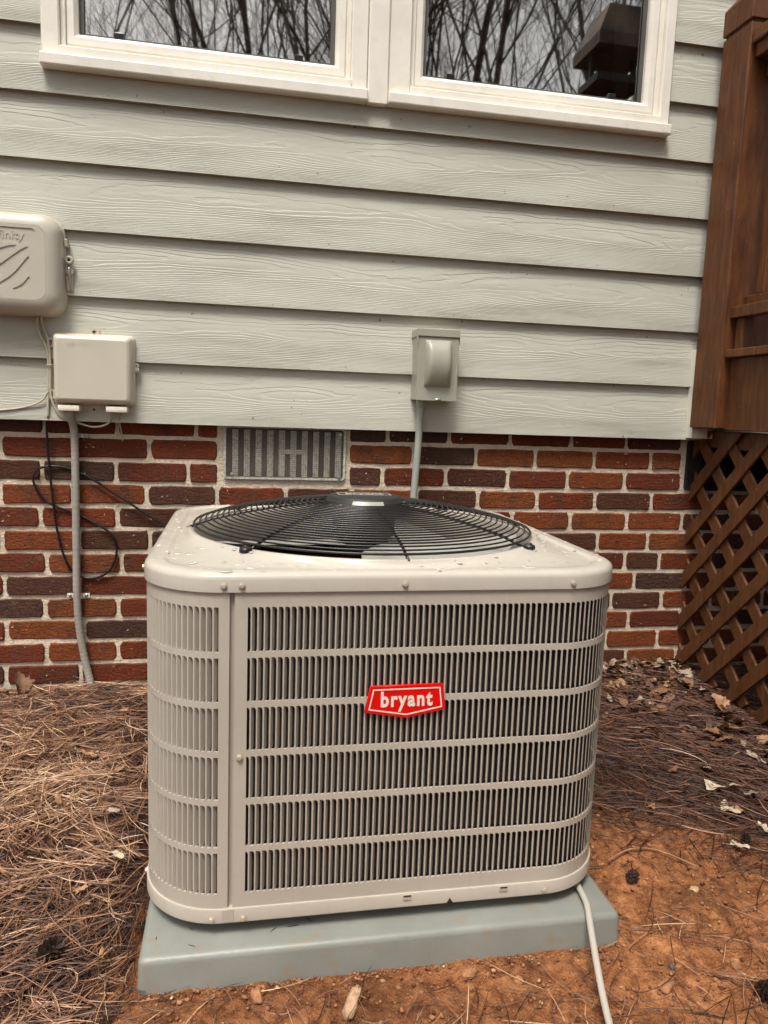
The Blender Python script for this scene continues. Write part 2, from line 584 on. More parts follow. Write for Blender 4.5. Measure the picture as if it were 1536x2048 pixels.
gx = axis(-.35, 2.45, .0075, 90)
gy = axis(-1.75, .03, .0075, 90)
GX, GY = np.meshgrid(gx, gy, indexing='xy')
near = np.clip((3.2 - np.abs(GX - 1)) / 1, 0, 1) * np.clip((2.4 + GY) / .5, 0, 1)
GZ = gbase(GX, GY)
clod = .0085 * np.maximum(vnoise(GX * 38, GY * 38, 7, 7), 0) + .0060 * vnoise(GX * 75, GY * 75, 77, 17) + .004 * vnoise(GX * 130, GY * 130, 5, 66)
GZ = GZ + clod * near * 1.35
nx, ny = len(gx), len(gy)
gv = np.c_[GX.ravel(), GY.ravel(), GZ.ravel()]
ii = (np.arange(ny - 1)[:, None] * nx + np.arange(nx - 1)[None, :]).ravel()
gf = np.c_[ii, ii + 1, ii + 1 + nx, ii + nx]

def np_mesh(name, V, F, mat, parent=None, smooth=True, tone=None):
    me = bpy.data.meshes.new(name)
    k = F.shape[1]
    me.vertices.add(len(V)); me.vertices.foreach_set('co', np.ascontiguousarray(V, dtype=np.float32).ravel())
    me.loops.add(F.size); me.loops.foreach_set('vertex_index', np.ascontiguousarray(F, dtype=np.int32).ravel())
    me.polygons.add(len(F)); me.polygons.foreach_set('loop_start', np.arange(0, F.size, k, dtype=np.int32))
    me.update(calc_edges=True)
    if smooth:
        me.polygons.foreach_set('use_smooth', np.ones(len(F), bool))
    if tone is not None:
        a = me.attributes.new('tone', 'FLOAT', 'POINT')
        a.data.foreach_set('value', np.ascontiguousarray(tone, dtype=np.float32))
    return link(name, me, mat, parent)

ground = np_mesh('ground', gv, gf, M['soil'])
ground['kind'] = 'structure'

# ================================================================== HOUSE
house = empty('house', (1.0, 0, 0), 'house wall of pale grey lap siding above a red brick foundation', 'house')
HOFF = Vector((-1.0, 0, 0))
def hp(o):          # world-space mesh as a child of the house
    o.parent = house
    o.location = o.location + HOFF
    return o

# --- brick foundation: mortar body with every brick proud of it
COURSE = .0677
XL, XR = -1.10, 3.05
mort = Multi()
mort.box(XL, XR, -.0004, .12, -.25, .84)
found = hp(mort.build('brick_foundation', M['mortar']))

def brick_mesh(length, height, seed):
    rg = random.Random(seed)
    nl = 9 if length > .12 else 5
    out = []
    hx, hz = length / 2, height / 2
    # perimeter, counter-clockwise seen from the front (-Y)
    def j(a): return rg.uniform(-a, a)
    rc = rg.uniform(.002, .007)
    sag = rg.uniform(-.0022, .0022)
    for i in range(nl):
        t = i / (nl - 1)
        out.append((-hx + rc + t * (2 * hx - 2 * rc), -hz + j(.0012) + sag * math.sin(t * PI)))
    for i in range(3):
        t = (i + .5) / 3
        out.append((hx + j(.0012), -hz + rc * .6 + t * (2 * hz - 1.2 * rc)))
    for i in range(nl):
        t = i / (nl - 1)
        out.append((hx - rc - t * (2 * hx - 2 * rc), hz + j(.0012) + sag * .7 * math.sin(t * PI)))
    for i in range(3):
        t = (i + .5) / 3
        out.append((-hx + j(.0012), hz - rc * .6 - t * (2 * hz - 1.2 * rc)))
    n = len(out)
    cxy = np.mean(out, axis=0)
    V, F = [], []
    face = [rg.uniform(-.0012, .0012) for _ in range(4)]
    for (sc, y) in ((1.0, .006), (1.0, -.0015), (None, -.0048)):
        for (x, z) in out:
            if sc is None:
                q = .0028
                x2 = x - math.copysign(min(q, abs(x)), x) * (1 if abs(x) > hx - .012 else .0)
                z2 = z - math.copysign(q, z) if abs(z) > hz - .01 else z
                V.append((x2, y + face[0] * x / hx + face[1] * z / hz + j(.0005), z2))
            else:
                V.append((x, y, z))
    for r in range(2):
        for k in range(n):
            l = (k + 1) % n
            F.append((r * n + k, r * n + l, (r + 1) * n + l, (r + 1) * n + k))
    # front: strip quads between the bottom and the top runs
    b0 = 2 * n
    top = [b0 + nl + 3 + (nl - 1 - i) for i in range(nl)]
    bot = [b0 + i for i in range(nl)]
    for i in range(nl - 1):
        F.append((bot[i], bot[i + 1], top[i + 1], top[i]))
    F.append((bot[-1], b0 + nl, b0 + nl + 1, b0 + nl + 2, top[-1]))
    F.append((top[0], b0 + 2 * nl + 3, b0 + 2 * nl + 4, b0 + 2 * nl + 5, bot[0]))
    me = bpy.data.meshes.new('brick')
    me.from_pydata(V, [], F)
    me.update()
    me.materials.append(M['brick'])
    return me

BV = [brick_mesh(.189, .0545, 100 + i) for i in range(14)]
HV = [brick_mesh(.095, .0545, 300 + i) for i in range(6)]
JT = {
 0: [-.066, .126, .324, .546, .613, None, 1.0, 1.122, 1.32, 1.522, 1.732, 1.925, 2.128],
 1: [.008, .207, .413, .613, None, 1.0, 1.207, 1.411, 1.611, 1.816, 2.019, 2.133],
 2: [-.074, .117, .319, .523, .613, None, 1.002, 1.11, 1.315, 1.522, 1.726, 1.93, 2.137],
 3: [.004, .2, .405, .607, .812, 1.014, 1.222, 1.424, 1.625, 1.829, 2.033, 2.235],
 4: [-.079, .110, .321, .536, .751, .95, 1.156, 1.339, 1.543, 1.745, 1.949, 2.152, 2.337],
 5: [.005, .214, .413, .617, .828, 1.039, 1.257, 1.457, 1.663, 1.849, 2.031, 2.229],
 6: [-.077, .124, .332, .543, .753, .954, 1.161, 1.359, 1.572, 1.781, 1.953, 2.08, 2.274],
 7: [.007, .212, .419, .618, .830, 1.043, 1.262, 1.464, 1.66, 1.824, 1.993, 2.185],
 8: [-.089, .116, .321, .529, .739, .957, 1.166, 1.366, 1.572, 1.784, 1.914, 2.101, 2.288],
 9: [.008, .222, .426, .633, .848, 1.055, 1.268, 1.472, 1.65, 1.825, 1.982, 2.179],
 10: [-.08, .116, .319, .529, .741, .961, 1.171, 1.373, 1.58, 1.758, 1.904, 2.097, 2.302],
 11: [.004, .211, .41, .619, .835, 1.059, 1.274, 1.479, 1.66, 1.826, 1.983, 2.173],
 12: [-.071, .122, .322, .529, .743, .948, 1.16, 1.362, 1.571, 1.713, 1.877, 2.064, 2.237]}
rb = random.Random(5)
for row, js in JT.items():
    z = .78 - COURSE * (row - .5)
    js = list(js)
    while js[0] > XL + .2: js.insert(0, js[0] - .203)
    if row <= 2:
        js += [None, 2.56]
    while js[-1] < XR - .2: js.append(js[-1] + .203)
    for a, b in zip(js[:-1], js[1:]):
        if a is None or b is None or b - a < .03: continue
        ln = b - a - .0118
        if ln > .135:
            me = BV[rb.randrange(len(BV))]; sx = ln / .189
        else:
            me = HV[rb.randrange(len(HV))]; sx = ln / .095
        o = bpy.data.objects.new('brick', me)
        C.objects.link(o)
        o.parent = found
        flip = rb.random() < .5
        o.location = ((a + b) / 2, rb.uniform(-.0015, .001), z + rb.uniform(-.0012, .0012))
        o.rotation_euler = (0, rb.uniform(-.006, .006) + (PI if flip else 0), 0)
        o.scale = (sx, 1, 1)

# --- siding boards
edges = [.822, .993, 1.166, 1.340, 1.517, 1.686, 1.853, 2.024, 2.196, 2.368, 2.54, 2.712, 2.884, 3.056]
back = Multi()
back.box(XL, .152, -.010, .1, .828, 3.3)
back.box(1.957, XR, -.012, .1, .828, 3.3)
back.box(.152, 1.957, -.012, .1, .828, 1.748)
back.box(.152, 1.957, -.012, .1, 2.95, 3.3)
siding = hp(back.build('siding', M['siding']))
def board_prism(mu, x0, x1, zb, zt, z_lo, z_hi):
    """slice z_lo..z_hi of a lap board whose bottom edge is zb and top edge zt"""
    def yf(z): return -.0440 + .0185 * (z - zb) / (zt - zb)
    V = []
    for x in (x0, x1):
        V += [(x, yf(z_lo), z_lo + .0005), (x, yf(z_lo) + .0165, z_lo + .016), (x, yf(z_hi) + .0095, z_hi), (x, yf(z_hi), z_hi)]
    mu.add(V, [(0, 3, 2, 1), (4, 5, 6, 7), (0, 4, 7, 3), (1, 2, 6, 5), (0, 1, 5, 4), (3, 7, 6, 2)])
WX0, WX1, WZ0, WZ1 = .154, 1.955, 1.752, 2.95
for i in range(len(edges) - 1):
    zb, zt = edges[i], edges[i + 1] + .022
    if zt <= WZ0 or zb >= WZ1:
        mu = Multi(); board_prism(mu, XL, XR, zb, zt, zb, zt)
        o = mu.build('siding_board', M['siding']); o.parent = siding
    elif zb < WZ0 < zt:
        mu = Multi()
        board_prism(mu, XL, WX0, zb, zt, zb, zt); board_prism(mu, WX1, XR, zb, zt, zb, zt)
        board_prism(mu, WX0, WX1, zb, zt, zb, WZ0)
        o = mu.build('siding_board', M['siding']); o.parent = siding
    else:
        for a, b in ((XL, WX0), (WX1, XR)):
            mu = Multi(); board_prism(mu, a, b, zb, zt, zb, zt)
            o = mu.build('siding_board', M['siding']); o.parent = siding

# --- ledger board of the deck, painted like the siding (its end shows as a pale strip)
hp(box('ledger_board', 2.113, 3.05, -.0745, -.0300, .828, 1.112, M['trim'], bev=.001))

# --- double window
def window(x0, x1, gx0, gx1, mun, clips):
    zt = 2.93
    bm = bmesh.new()
    bbox(bm, x0, gx0 - .043, -.052, .02, 1.778, zt, .003, 1)
    bbox(bm, gx1 + .043, x1, -.052, .02, 1.778, zt, .003, 1)
    bbox(bm, x0, x1, -.052, .02, zt + .002, zt + .055, .003, 1)
    w = hp(frombm('window', bm, M['trim']))
    box('sill', x0 - .001, x1 + .001, -.074, .02, 1.746, 1.777, M['trim'], w, .004, 2)
    bm = bmesh.new()
    vs = bbox(bm, gx0 - .043, gx1 + .043, -.058, .02, 1.7785, 1.802, .002, 1)
    for v in bm.verts:
        if v.co.z > 1.79: v.co.z += (v.co.y + .058) * .18
    frombm('sub_sill', bm, M['trim'], w)
    box('jamb_stop', gx0 - .043, gx0 - .029, -.038, .02, 1.806, zt, M['trim'], w, .002)
    box('jamb_stop', gx1 + .029, gx1 + .043, -.038, .02, 1.806, zt, M['trim'], w, .002)
    bm = bmesh.new()
    n = 0
    # sash with an ovolo edge towards the glass
    loops = []
    for (d, y) in ((.0285, -.008), (.0285, -.030), (.025, -.033), (.010, -.033), (.004, -.026), (.0, -.020), (.0, .01)):
        loops.append([(gx0 - d, y, 1.848 - d * 1.2), (gx1 + d, y, 1.848 - d * 1.2), (gx1 + d, y, zt - .03 + d * .9), (gx0 - d, y, zt - .03 + d * .9)])
    V, F = loft(loops, False, False)
    pydata('sash', V, F, M['trim'], w)
    pydata('pane', [(gx0 - .002, .002, 1.846), (gx1 + .002, .002, 1.846), (gx1 + .002, .002, zt - .028), (gx0 - .002, .002, zt - .028)], [(0, 1, 2, 3)], M['glass'], w)
    mu = Multi()
    mu.box(gx0 + .0005, gx0 + .012, -.008, -.001, 1.8495, zt - .031); mu.box(gx1 - .012, gx1 - .0005, -.008, -.001, 1.8495, zt - .031)
    mu.box(gx0 + .0125, gx1 - .0125, -.008, -.001, 1.8495, 1.857)
    mu.build('screen_frame', M['screenframe'], w)
    for cxx in clips:
        box('screen_clip', cxx - .012, cxx + .012, -.013, -.002, 1.852, 1.868, M['black'], w, .001)
    for mx_ in mun:
        box('muntin', mx_ - .008, mx_ + .008, .012, .020, 1.85, zt - .03, M['white'], w)
    return w
w1 = window(.153, 1.0175, .241, .929, (.475, .701), (.343, .827))
w2 = window(1.0785, 1.9565, 1.1855, 1.882, (1.398, 1.625), (1.271, 1.783))
w1['label'] = 'left of the two white windows'
w2['label'] = 'right of the two white windows'
hp(box('mullion_trim', 1.019, 1.077, -.060, .02, 1.744, 2.985, M['trim'], None, .003))
# room behind the panes
bm = bmesh.new()
bbox(bm, .10, 2.02, .13, 2.6, 1.2, 3.1)
rf = [f for f in bm.faces if f.calc_center_median().y < .2]
bmesh.ops.delete(bm, geom=rf, context='FACES')
hp(frombm('room', bm, M['void']))
for a, b in ((.25, .285), (.89, .93), (1.83, 1.885)):
    V, F = [], []
    nn = 24
    for i in range(nn + 1):
        x = a + (b - a) * i / nn
        y = .09 + .008 * math.sin(i * 1.7)
        V += [(x, y, 1.75), (x, y, 2.95)]
    for i in range(nn):
        F.append((2 * i, 2 * i + 2, 2 * i + 3, 2 * i + 1))
    hp(pydata('curtain', V, F, M['curtain'], None, True))

# --- foundation vents
def vent(x0, x1, z0, z1, nsl, full=True):
    fr = curve_plate([rrect((x0 + x1) / 2, (z0 + z1) / 2, (x1 - x0) / 2, (z1 - z0) / 2, .012, 4),
                      rrect((x0 + x1) / 2, (z0 + z1) / 2, (x1 - x0) / 2 - .007, (z1 - z0) / 2 - .007, .008, 4)], .003)
    v = link('foundation_vent', fr, M['galv'] if full else M['darkmetal'])
    v.location = (0, -.006, 0)
    hp(v)
    def sub(o):
        o.parent = v; o.location = o.location - Vector((0, -.001, 0)); return o   # keeps the 5 mm set-forward of the frame
    sub(box('vent_back', x0 + .004, x1 - .004, .0016, .0032, z0 + .004, z1 - .004, M['ventback'] if full else M['coil']))  # dark vent: near-black sheet painted for the shade of its open recess
    if full:
        pitch_ = (x1 - x0 - .022) / nsl
        for k in range(nsl):
            xc = x0 + .020 + (k + .42) * pitch_
            sub(box('slat', xc - .0092, xc + .0092, -.0022, .0012, z0 + .009, z1 - .012, M['galv'], None, .001))
        sub(box('slider', x0 + .178, x0 + .248, -.0032, -.0024, z0 + .078, z0 + .092, M['galv']))
        for (sx, sz) in ((x0 + .024, z0 + .015), (x1 - .020, z0 + .012), (x1 - .018, z1 - .02)):
            V, F = lathe([(.0001, .004), (.004, .0035), (.005, 0)], 10)
            sub(pydata('screw', [(sx + a, -.0058 - c, sz + b) for a, b, c in V], F, M['bright']))
    mu = Multi()
    z = z0 + .008
    while z < z1 - .008:
        mu.box(x0 + .006, x1 - .006, -.0046, -.0040, z, z + .0009); z += .0056
    x = x0 + .008
    while x < x1 - .008:
        mu.box(x, x + .0007, -.0050, -.0047, z0 + .006, z1 - .006); x += .0056
    s = sub(mu.build('wire_screen', M['wire'] if full else M['darkmetal']))
    s['kind'] = 'stuff'
    return v
vent(.626, .992, .664, .824, 10).__setitem__('label', 'galvanised foundation vent under the siding')
vent(2.146, 2.54, .652, .82, 10, False).__setitem__('label', 'dark foundation vent beside the lattice')
# mortar sill below the vent

# ================================================================== PAD
PX0, PX1, PY0, PY1 = .521, 1.356, -1.161, -.245
V = []
bm = bmesh.new()
bbox(bm, PX0, PX1, PY0, PY1, -.078, .0, 0)
for v in bm.verts:
    if v.co.z < -.02:
        v.co.x += .003 if v.co.x > .9 else -.003
        v.co.y += -.004 if v.co.y < -.7 else .003
bmesh.ops.bevel(bm, geom=[e for e in bm.edges if min(v.co.z for v in e.verts) > -.02 or abs(e.verts[0].co.z - e.verts[1].co.z) > .03],
                offset=.011, segments=4, profile=.5, affect='EDGES')
pad = frombm('equipment_pad', bm, M['pad'], None, True, angle=50)
tag(pad, 'grey-green rectangular equipment pad on the red soil under the air conditioner', 'pad')

# ================================================================== AIR CONDITIONER
ACX, ACY = .9395, -.7000
HALF, RAD = .4200, .135
Z_BOT, Z_LIP, Z_SEAM = .024, .050, .593
ac = empty('air_conditioner', (ACX, ACY, 0.0), 'beige outdoor air conditioning unit with louvered sides, black fan guard and red badge', 'air conditioner')
def ap(o, par=ac):
    o.parent = par
    o.matrix_parent_inverse = Matrix.Translation(-Vector(ac.location)) if par is ac else Matrix.Identity(4)
    return o
FL = 2 * (HALF - RAD)
AL = PI / 2 * RAD
def path(s):
    """perimeter from the left end of the straight front run; returns point, tangent, outward normal (2D)"""
    per = 4 * (FL + AL)
    s = s % per
    k = 0
    while s > FL + AL:
        s -= FL + AL; k += 1
    if s <= FL:
        p = (-(HALF - RAD) + s, -HALF); a = -PI / 2
    else:
        a = -PI / 2 + (s - FL) / RAD
        p = (HALF - RAD + RAD * math.cos(a), -(HALF - RAD) + RAD * math.sin(a))
    n = (math.cos(a), math.sin(a))
    c, q = math.cos(k * PI / 2), math.sin(k * PI / 2)
    rot = lambda w: (w[0] * c - w[1] * q, w[0] * q + w[1] * c)
    p, n = rot(p), rot(n)
    return Vector((ACX + p[0], ACY + p[1])), Vector((-n[1], n[0])), Vector(n)
PER = 4 * (FL + AL)
S_GAP0, S_GAP1 = .660 - (ACX - HALF + RAD), .668 - (ACX - HALF + RAD)
def ring_off(d, z, ds=0.0, n=20):
    """rounded-square ring offset outward by d"""
    out = []
    for k in range(4):
        for i in range(n + 1):
            a = -PI / 2 + k * PI / 2 + (PI / 2) * i / n
            cx = (HALF - RAD) * (1, 1, -1, -1)[k]; cy = (HALF - RAD) * (-1, 1, 1, -1)[k]
            r = max(RAD + d, .004)
            h = 0 if RAD + d > .004 else (RAD + d - .004)
            out.append((ACX + cx + r * math.cos(a) + math.copysign(h, cx) * 0, ACY + cy + r * math.sin(a), z))
    return out
def band(mu, s0, s1, z0, z1, d=0.0, th=.004, step=.012):
    """strip of sheet metal along the perimeter"""
    n = max(1, int(round((s1 - s0) / step)))
    V, F = [], []
    for i in range(n + 1):
        p, t, nn = path(s0 + (s1 - s0) * i / n)
        for (dd, z) in ((d, z0), (d, z1), (d - th, z1), (d - th, z0)):
            V.append((p.x + nn.x * dd, p.y + nn.y * dd, z))
    for i in range(n):
        a, b = i * 4, i * 4 + 4
        for k in range(4):
            l = (k + 1) % 4
            F.append((a + k, b + k, b + l, a + l))
    F.append((0, 1, 2, 3)); e = n * 4; F.append((e + 3, e + 2, e + 1, e))
    mu.add(V, F)

NROW, RH, BAR = 6, .0735, .0100
Z_T = .566
rows = [(Z_T - k * (RH + BAR) - RH, Z_T - k * (RH + BAR)) for k in range(NROW)]
PIT = .01045
def panel(name, s0, s1, g0, g1, label=None):
    """sheet with a window g0..g1 crossed by bars"""
    mu = Multi()
    band(mu, s0, s1, Z_T, Z_SEAM - .0015)
    band(mu, s0, s1, Z_LIP - .002, rows[-1][0])
    for k in range(NROW - 1):
        band(mu, g0, g1, rows[k + 1][1], rows[k][0])
    if g0 - s0 > .001: band(mu, s0, g0, rows[-1][0], Z_T)
    if s1 - g1 > .001: band(mu, g1, s1, rows[-1][0], Z_T)
    return ap(mu.build(name, M['cabinet'], None, False))

def louver_shape(h):
    """one louver, local x along the panel, y inward, z up from its foot"""
    w = .0023
    V = [(0, 0, 0), (w, 0, 0), (w, 0, h), (0, 0, h),               # 0-3 face
         (-.0035, 0, 0), (-.0012, 0, .0016), (0, 0, .0055),        # 4-6 lower fillet
         (0, 0, h - .0055), (-.0012, 0, h - .0016), (-.0035, 0, h),  # 7-9 upper fillet
         (.0072, .0083, .004), (.0072, .0083, h - .002),           # 10-11 inner edge of the blade
         (w, .0002, .0), (w, .0002, h), (0, .003, .0055), (0, .003, h - .0055),
         (.0062, .0068, .0005), (.0062, .0068, h)]
    F = [(0, 1, 2, 3, 7, 6), (0, 6, 5), (0, 5, 4), (3, 9, 8), (3, 8, 7),
         (1, 16, 17, 2), (16, 10, 11, 17), (6, 7, 15, 14)]
    return V, F
LV, LF = louver_shape(RH)
LV2 = [((.0029, .0014, v[2]) if i in (10, 11) else (.0027, .0010, v[2]) if i in (16, 17) else v) for i, v in enumerate(LV)]
LV2 = [((v[0], .0003, v[2]) if i in (14, 15) else v) for i, v in enumerate(LV2)]
def louver_blend(s):
    """the blades get shallower as the sheet bends round the corner"""
    t = min(1, max(0, (s - FL + .01) / .09)) if s < FL + AL + .03 else max(0, 1 - (s - FL - AL - .03) / .09)
    return [tuple(a + (b - a) * t for a, b in zip(p, q)) for p, q in zip(LV, LV2)]
lme = bpy.data.meshes.new('louver')
lme.from_pydata(LV, [], LF); lme.update(); lme.materials.append(M['cabinet'])
def louver_xf(s, z):
    p, t, n = path(s)
    return Matrix(((t.x, -n.x, 0, p.x), (t.y, -n.y, 0, p.y), (0, 0, 1, z), (0, 0, 0, 1)))

s_grille0 = .6885 - (ACX - HALF + RAD)
front_end = 2 * (FL + AL) + FL * .5
fp = panel('front_panel', S_GAP1, front_end, s_grille0, front_end - .03)
sp = panel('corner_panel', front_end + .006, PER + S_GAP0, front_end + .036, PER + S_GAP0 - .017)
# 300 louvers that show largest: 50 columns by 6 rows on the front, the rest joined
extra = Multi(); extra_c = Multi()
nfin = int((front_end - .03 - s_grille0) / PIT)
for c_ in range(nfin):
    s = s_grille0 + .0045 + c_ * PIT
    for (za, zb) in rows:
        if c_ < 50:
            o = bpy.data.objects.new('louver', lme); C.objects.link(o)
            o.parent = fp
            o.matrix_local = louver_xf(s, za)
        else:
            Mx = louver_xf(s, za)
            extra.add([Mx @ Vector(q) for q in louver_blend(s)], LF)
o = extra.build('louvers_round_the_side', M['cabinet'], fp); o['kind'] = 'stuff'; o.name = 'louver_bank'
c_ = 0
while True:
    s = PER + S_GAP0 - .017 - .0098 - c_ * PIT
    if s < front_end + .04: break
    for (za, zb) in rows:
        Mx = louver_xf(s, za)
        extra_c.add([Mx @ Vector(q) for q in LV], LF)
    c_ += 1
o = extra_c.build('louver_bank', M['cabinet'], sp); o['kind'] = 'stuff'
# dark coil behind the louvers
V, F = loft([ring_off(-.0108, .052), ring_off(-.0108, .592)], False, False)
ap(pydata('coil', V, F, M['coil'], None, True))
# recessed channel in the seam between the two panels
mu = Multi(); band(mu, S_GAP0 - .012, S_GAP1 + .012, .05, .592, -.0075, .002)
ap(mu.build('corner_channel', M['cabinet']))
# base pan
V, F = loft([ring_off(-.012, Z_BOT - .006), ring_off(.0015, Z_BOT - .001), ring_off(.0035, Z_BOT + .0015), ring_off(.0035, Z_LIP - .003), ring_off(.0025, Z_LIP - .0008), ring_off(-.004, Z_LIP)], True, True)
base = ap(pydata('base_pan', V, F, M['cabinet'], None, True))
base.data.set_sharp_from_angle(angle=math.radians(35))
mu = Multi(); band(mu, S_GAP0 - .009, S_GAP1 + .002, Z_BOT + .003, Z_LIP - .001, .0045, .001)
mu.build('splice_plate', M['cabinet'], base)
for sx in (.9675, 1.144):
    s = sx - (ACX - HALF + RAD)
    mu = Multi(); band(mu, s - .0075, s + .0075, .0385, .048, .0052, .0012)
    mu.build('lifting_slot', M['cabinet'], base)
    mu = Multi(); band(mu, s - .0065, s + .0065, .0445, .0470, .0056, .0008)
    mu.build('slot_mouth', M['coil'], base)
s = 1.045 - (ACX - HALF + RAD)
q = [path(s + d)[0] for d in (-.006, .006, 0)]
pydata('drain_notch', [(q[0].x, q[0].y - .0042, Z_BOT + .001), (q[1].x, q[1].y - .0042, Z_BOT + .001), (q[2].x, q[2].y - .0042, Z_BOT + .011)], [(0, 1, 2)], M['coil'], base)
# feet
for fx in (ACX - .3, ACX + .3):
    for fy in (ACY - .3, ACY + .3):
        ap(box('foot', fx - .03, fx + .03, fy - .03, fy + .03, .0, .019, M['coil']))
# lid: rounded square turning into the raised round orifice
def circ(r, z, n=20):
    out = []
    for k in range(4):
        for i in range(n + 1):
            # same angular layout as ring_off, spread over the corner and half of each side
            ref = ring_off(0, 0)[k * (n + 1) + i]
            a = math.atan2(ref[1] - ACY, ref[0] - ACX)
            out.append((ACX + r * math.cos(a), ACY + r * math.sin(a), z))
    return out
def lerp_ring(A, B, t, z):
    return [(a[0] + (b[0] - a[0]) * t, a[1] + (b[1] - a[1]) * t, z) for a, b in zip(A, B)]
def dens(R):
    """insert points along the straight sides"""
    out = []
    n = len(R)
    for i in range(n):
        a, b = Vector(R[i]), Vector(R[(i + 1) % n])
        d = (b - a).length
        k = 14 if d > .1 else 1
        for j in range(k):
            out.append(tuple(a.lerp(b, j / k)))
    return out
def ring_sq(d, z):
    return ring_off(d, z)
def to_circ(R, r, z):
    return [(ACX + r * (x - ACX) / math.hypot(x - ACX, y - ACY), ACY + r * (y - ACY) / math.hypot(x - ACX, y - ACY), z) for x, y, _ in R]
E0 = ring_off(.004, Z_SEAM + .0005)
def sq(d, z):
    # interpolate on a fixed-topology dense ring so that sides keep the same number of points
    base_ = []
    src = ring_off(d, z)
    n = len(src)
    for i in range(n):
        a, b = Vector(src[i]), Vector(src[(i + 1) % n])
        k = 14 if i % 21 == 20 else 1
        for j in range(k):
            base_.append(tuple(a.lerp(b, j / k)))
    return base_
SQ = sq(-.030, .622)
C0 = to_circ(SQ, .375, .628)
rings = [sq(.001, Z_SEAM - .002), sq(.004, Z_SEAM - .002), sq(.004, Z_SEAM + .018), sq(.0025, Z_SEAM + .0235), sq(-.002, Z_SEAM + .0272), sq(-.008, Z_SEAM + .0287),
         sq(-.026, Z_SEAM + .0292), sq(-.029, Z_SEAM + .0288), sq(-.034, Z_SEAM + .0262), sq(-.037, Z_SEAM + .0258)]
A = sq(-.037, Z_SEAM + .0258)
B = to_circ(A, .372, .631)
for t, z in ((.25, .6196), (.5, .6212), (.7, .6237), (.85, .6270), (.95, .6298), (1.0, .6312)):
    rings.append(lerp_ring(A, B, t, z))
for r, z in ((.368, .632), (.363, .6315), (.359, .629), (.356, .624), (.354, .60), (.354, .545), (.36, .53)):
    rings.append(to_circ(A, r, z))
V, F = loft(rings, False, False)
lid = ap(pydata('lid', V, F, M['cab_lid'], None, True))
lid.data.set_sharp_from_angle(angle=math.radians(55))
# rain on the lid
rw = random.Random(3)
mu = Multi()
def lid_z(x, y):
    dx, dy = x - ACX, y - ACY
    r = math.hypot(dx, dy)
    m_ = max(abs(dx), abs(dy))
    if m_ > HALF - .037 + .002: return .6222
    t = (m_ - 0) / (HALF - .037)
    rin = .372; rout = (HALF - .037) * r / max(m_, 1e-6)
    if r < rin: return None
    t = min(1, max(0, (rout - r) / max(rout - rin, 1e-4)))
    return float(np.interp(t, (0, .25, .5, .7, .85, .95, 1), (.6188, .6196, .6212, .6237, .6270, .6298, .6312)))
cnt = 0
while cnt < 190:
    x = ACX + rw.uniform(-HALF + .006, HALF - .006); y = ACY + rw.uniform(-HALF + .006, HALF - .006)
    dx, dy = abs(x - ACX) - (HALF - RAD), abs(y - ACY) - (HALF - RAD)
    if dx > 0 and dy > 0 and math.hypot(dx, dy) > RAD - .008: continue
    z = lid_z(x, y)
    if z is None: continue
    edge = max(abs(x - ACX), abs(y - ACY)) > HALF - .036
    r = rw.uniform(.0018, .0055) if not edge else rw.uniform(.002, .0055)
    ax, ay = r * rw.uniform(.8, 2.2), r * rw.uniform(.7, 1.4)
    if edge and abs(x - ACX) > HALF - .04: ax, ay = ax * .8, ay * .8
    rot = rw.uniform(0, PI) if not edge else (0 if abs(y - ACY) > abs(x - ACX) else PI / 2)
    n = 10
    h = min(.0011, r * .22)
    V = [(x, y, z + h)]
    for (q, hh) in ((.55, .85), (.88, .45), (1.0, -.2)):
        for k in range(n):
            a = 2 * PI * k / n
            wob = 1 + .12 * math.sin(3 * a + cnt)
            u_, v_ = ax * q * wob * math.cos(a), ay * q * wob * math.sin(a)
            V.append((x + u_ * math.cos(rot) - v_ * math.sin(rot), y + u_ * math.sin(rot) + v_ * math.cos(rot), z + h * hh))
    F = [(0, 1 + k, 1 + (k + 1) % n) for k in range(n)]
    for rr_ in range(2):
        for k in range(n):
            l = (k + 1) % n
            F.append((1 + rr_ * n + k, 1 + (rr_ + 1) * n + k, 1 + (rr_ + 1) * n + l, 1 + rr_ * n + l))
    mu.add(V, F); cnt += 1
o = ap(mu.build('water_drops', M['water'], None, True)); o['kind'] = 'stuff'
# fan guard
def gz(r): return .6375 + .050 * (1 - (r / .362) ** 2.0) + .004 * min(1, (.362 - r) / .03)
guard_rings = Multi()
rlist = [.358 - i * .0117 for i in range(23)]
first = None
V, F = lathe([(.078, .690), (.070, .682), (.02, .682)], 32, ACX, ACY)
guard = ap(pydata('fan_guard', V, F, M['black'], None, True))
for i, r in enumerate(rlist):
    P_ = [(ACX + r * math.cos(2 * PI * k / 96), ACY + r * math.sin(2 * PI * k / 96), gz(r)) for k in range(96)]
    V, F = tube_data(P_, .0018 if i else .0026, 5, True)
    pydata('guard_ring', V, F, M['black'], guard, True)
for k in range(8):
    a = math.radians(-87 + 45 * k)
    P_ = []
    for r in np.linspace(.075, .372, 14):
        P_.append((ACX + r * math.cos(a), ACY + r * math.sin(a), gz(min(r, .362)) - .0046 - (.004 if r > .365 else 0)))
    V, F = tube_data(P_, .0030, 6)
    o = pydata('guard_spoke', V, F, M['black'], guard, True)
    if k % 2 == 1:
        fx, fy = ACX + .380 * math.cos(a), ACY + .380 * math.sin(a)
        V, F = lathe([(.0001, .009), (.005, .0088), (.006, .0055), (.0105, .005), (.0115, .002), (.0115, -.002)], 14)
        pydata('guard_foot', [(fx + x, fy + y, .6315 + z) for x, y, z in V], F, M['black'], guard, True)
V, F = lathe([(.0001, .7015), (.070, .7008), (.0765, .6985), (.0845, .688), (.0845, .683), (.07, .682)], 48, ACX, ACY)
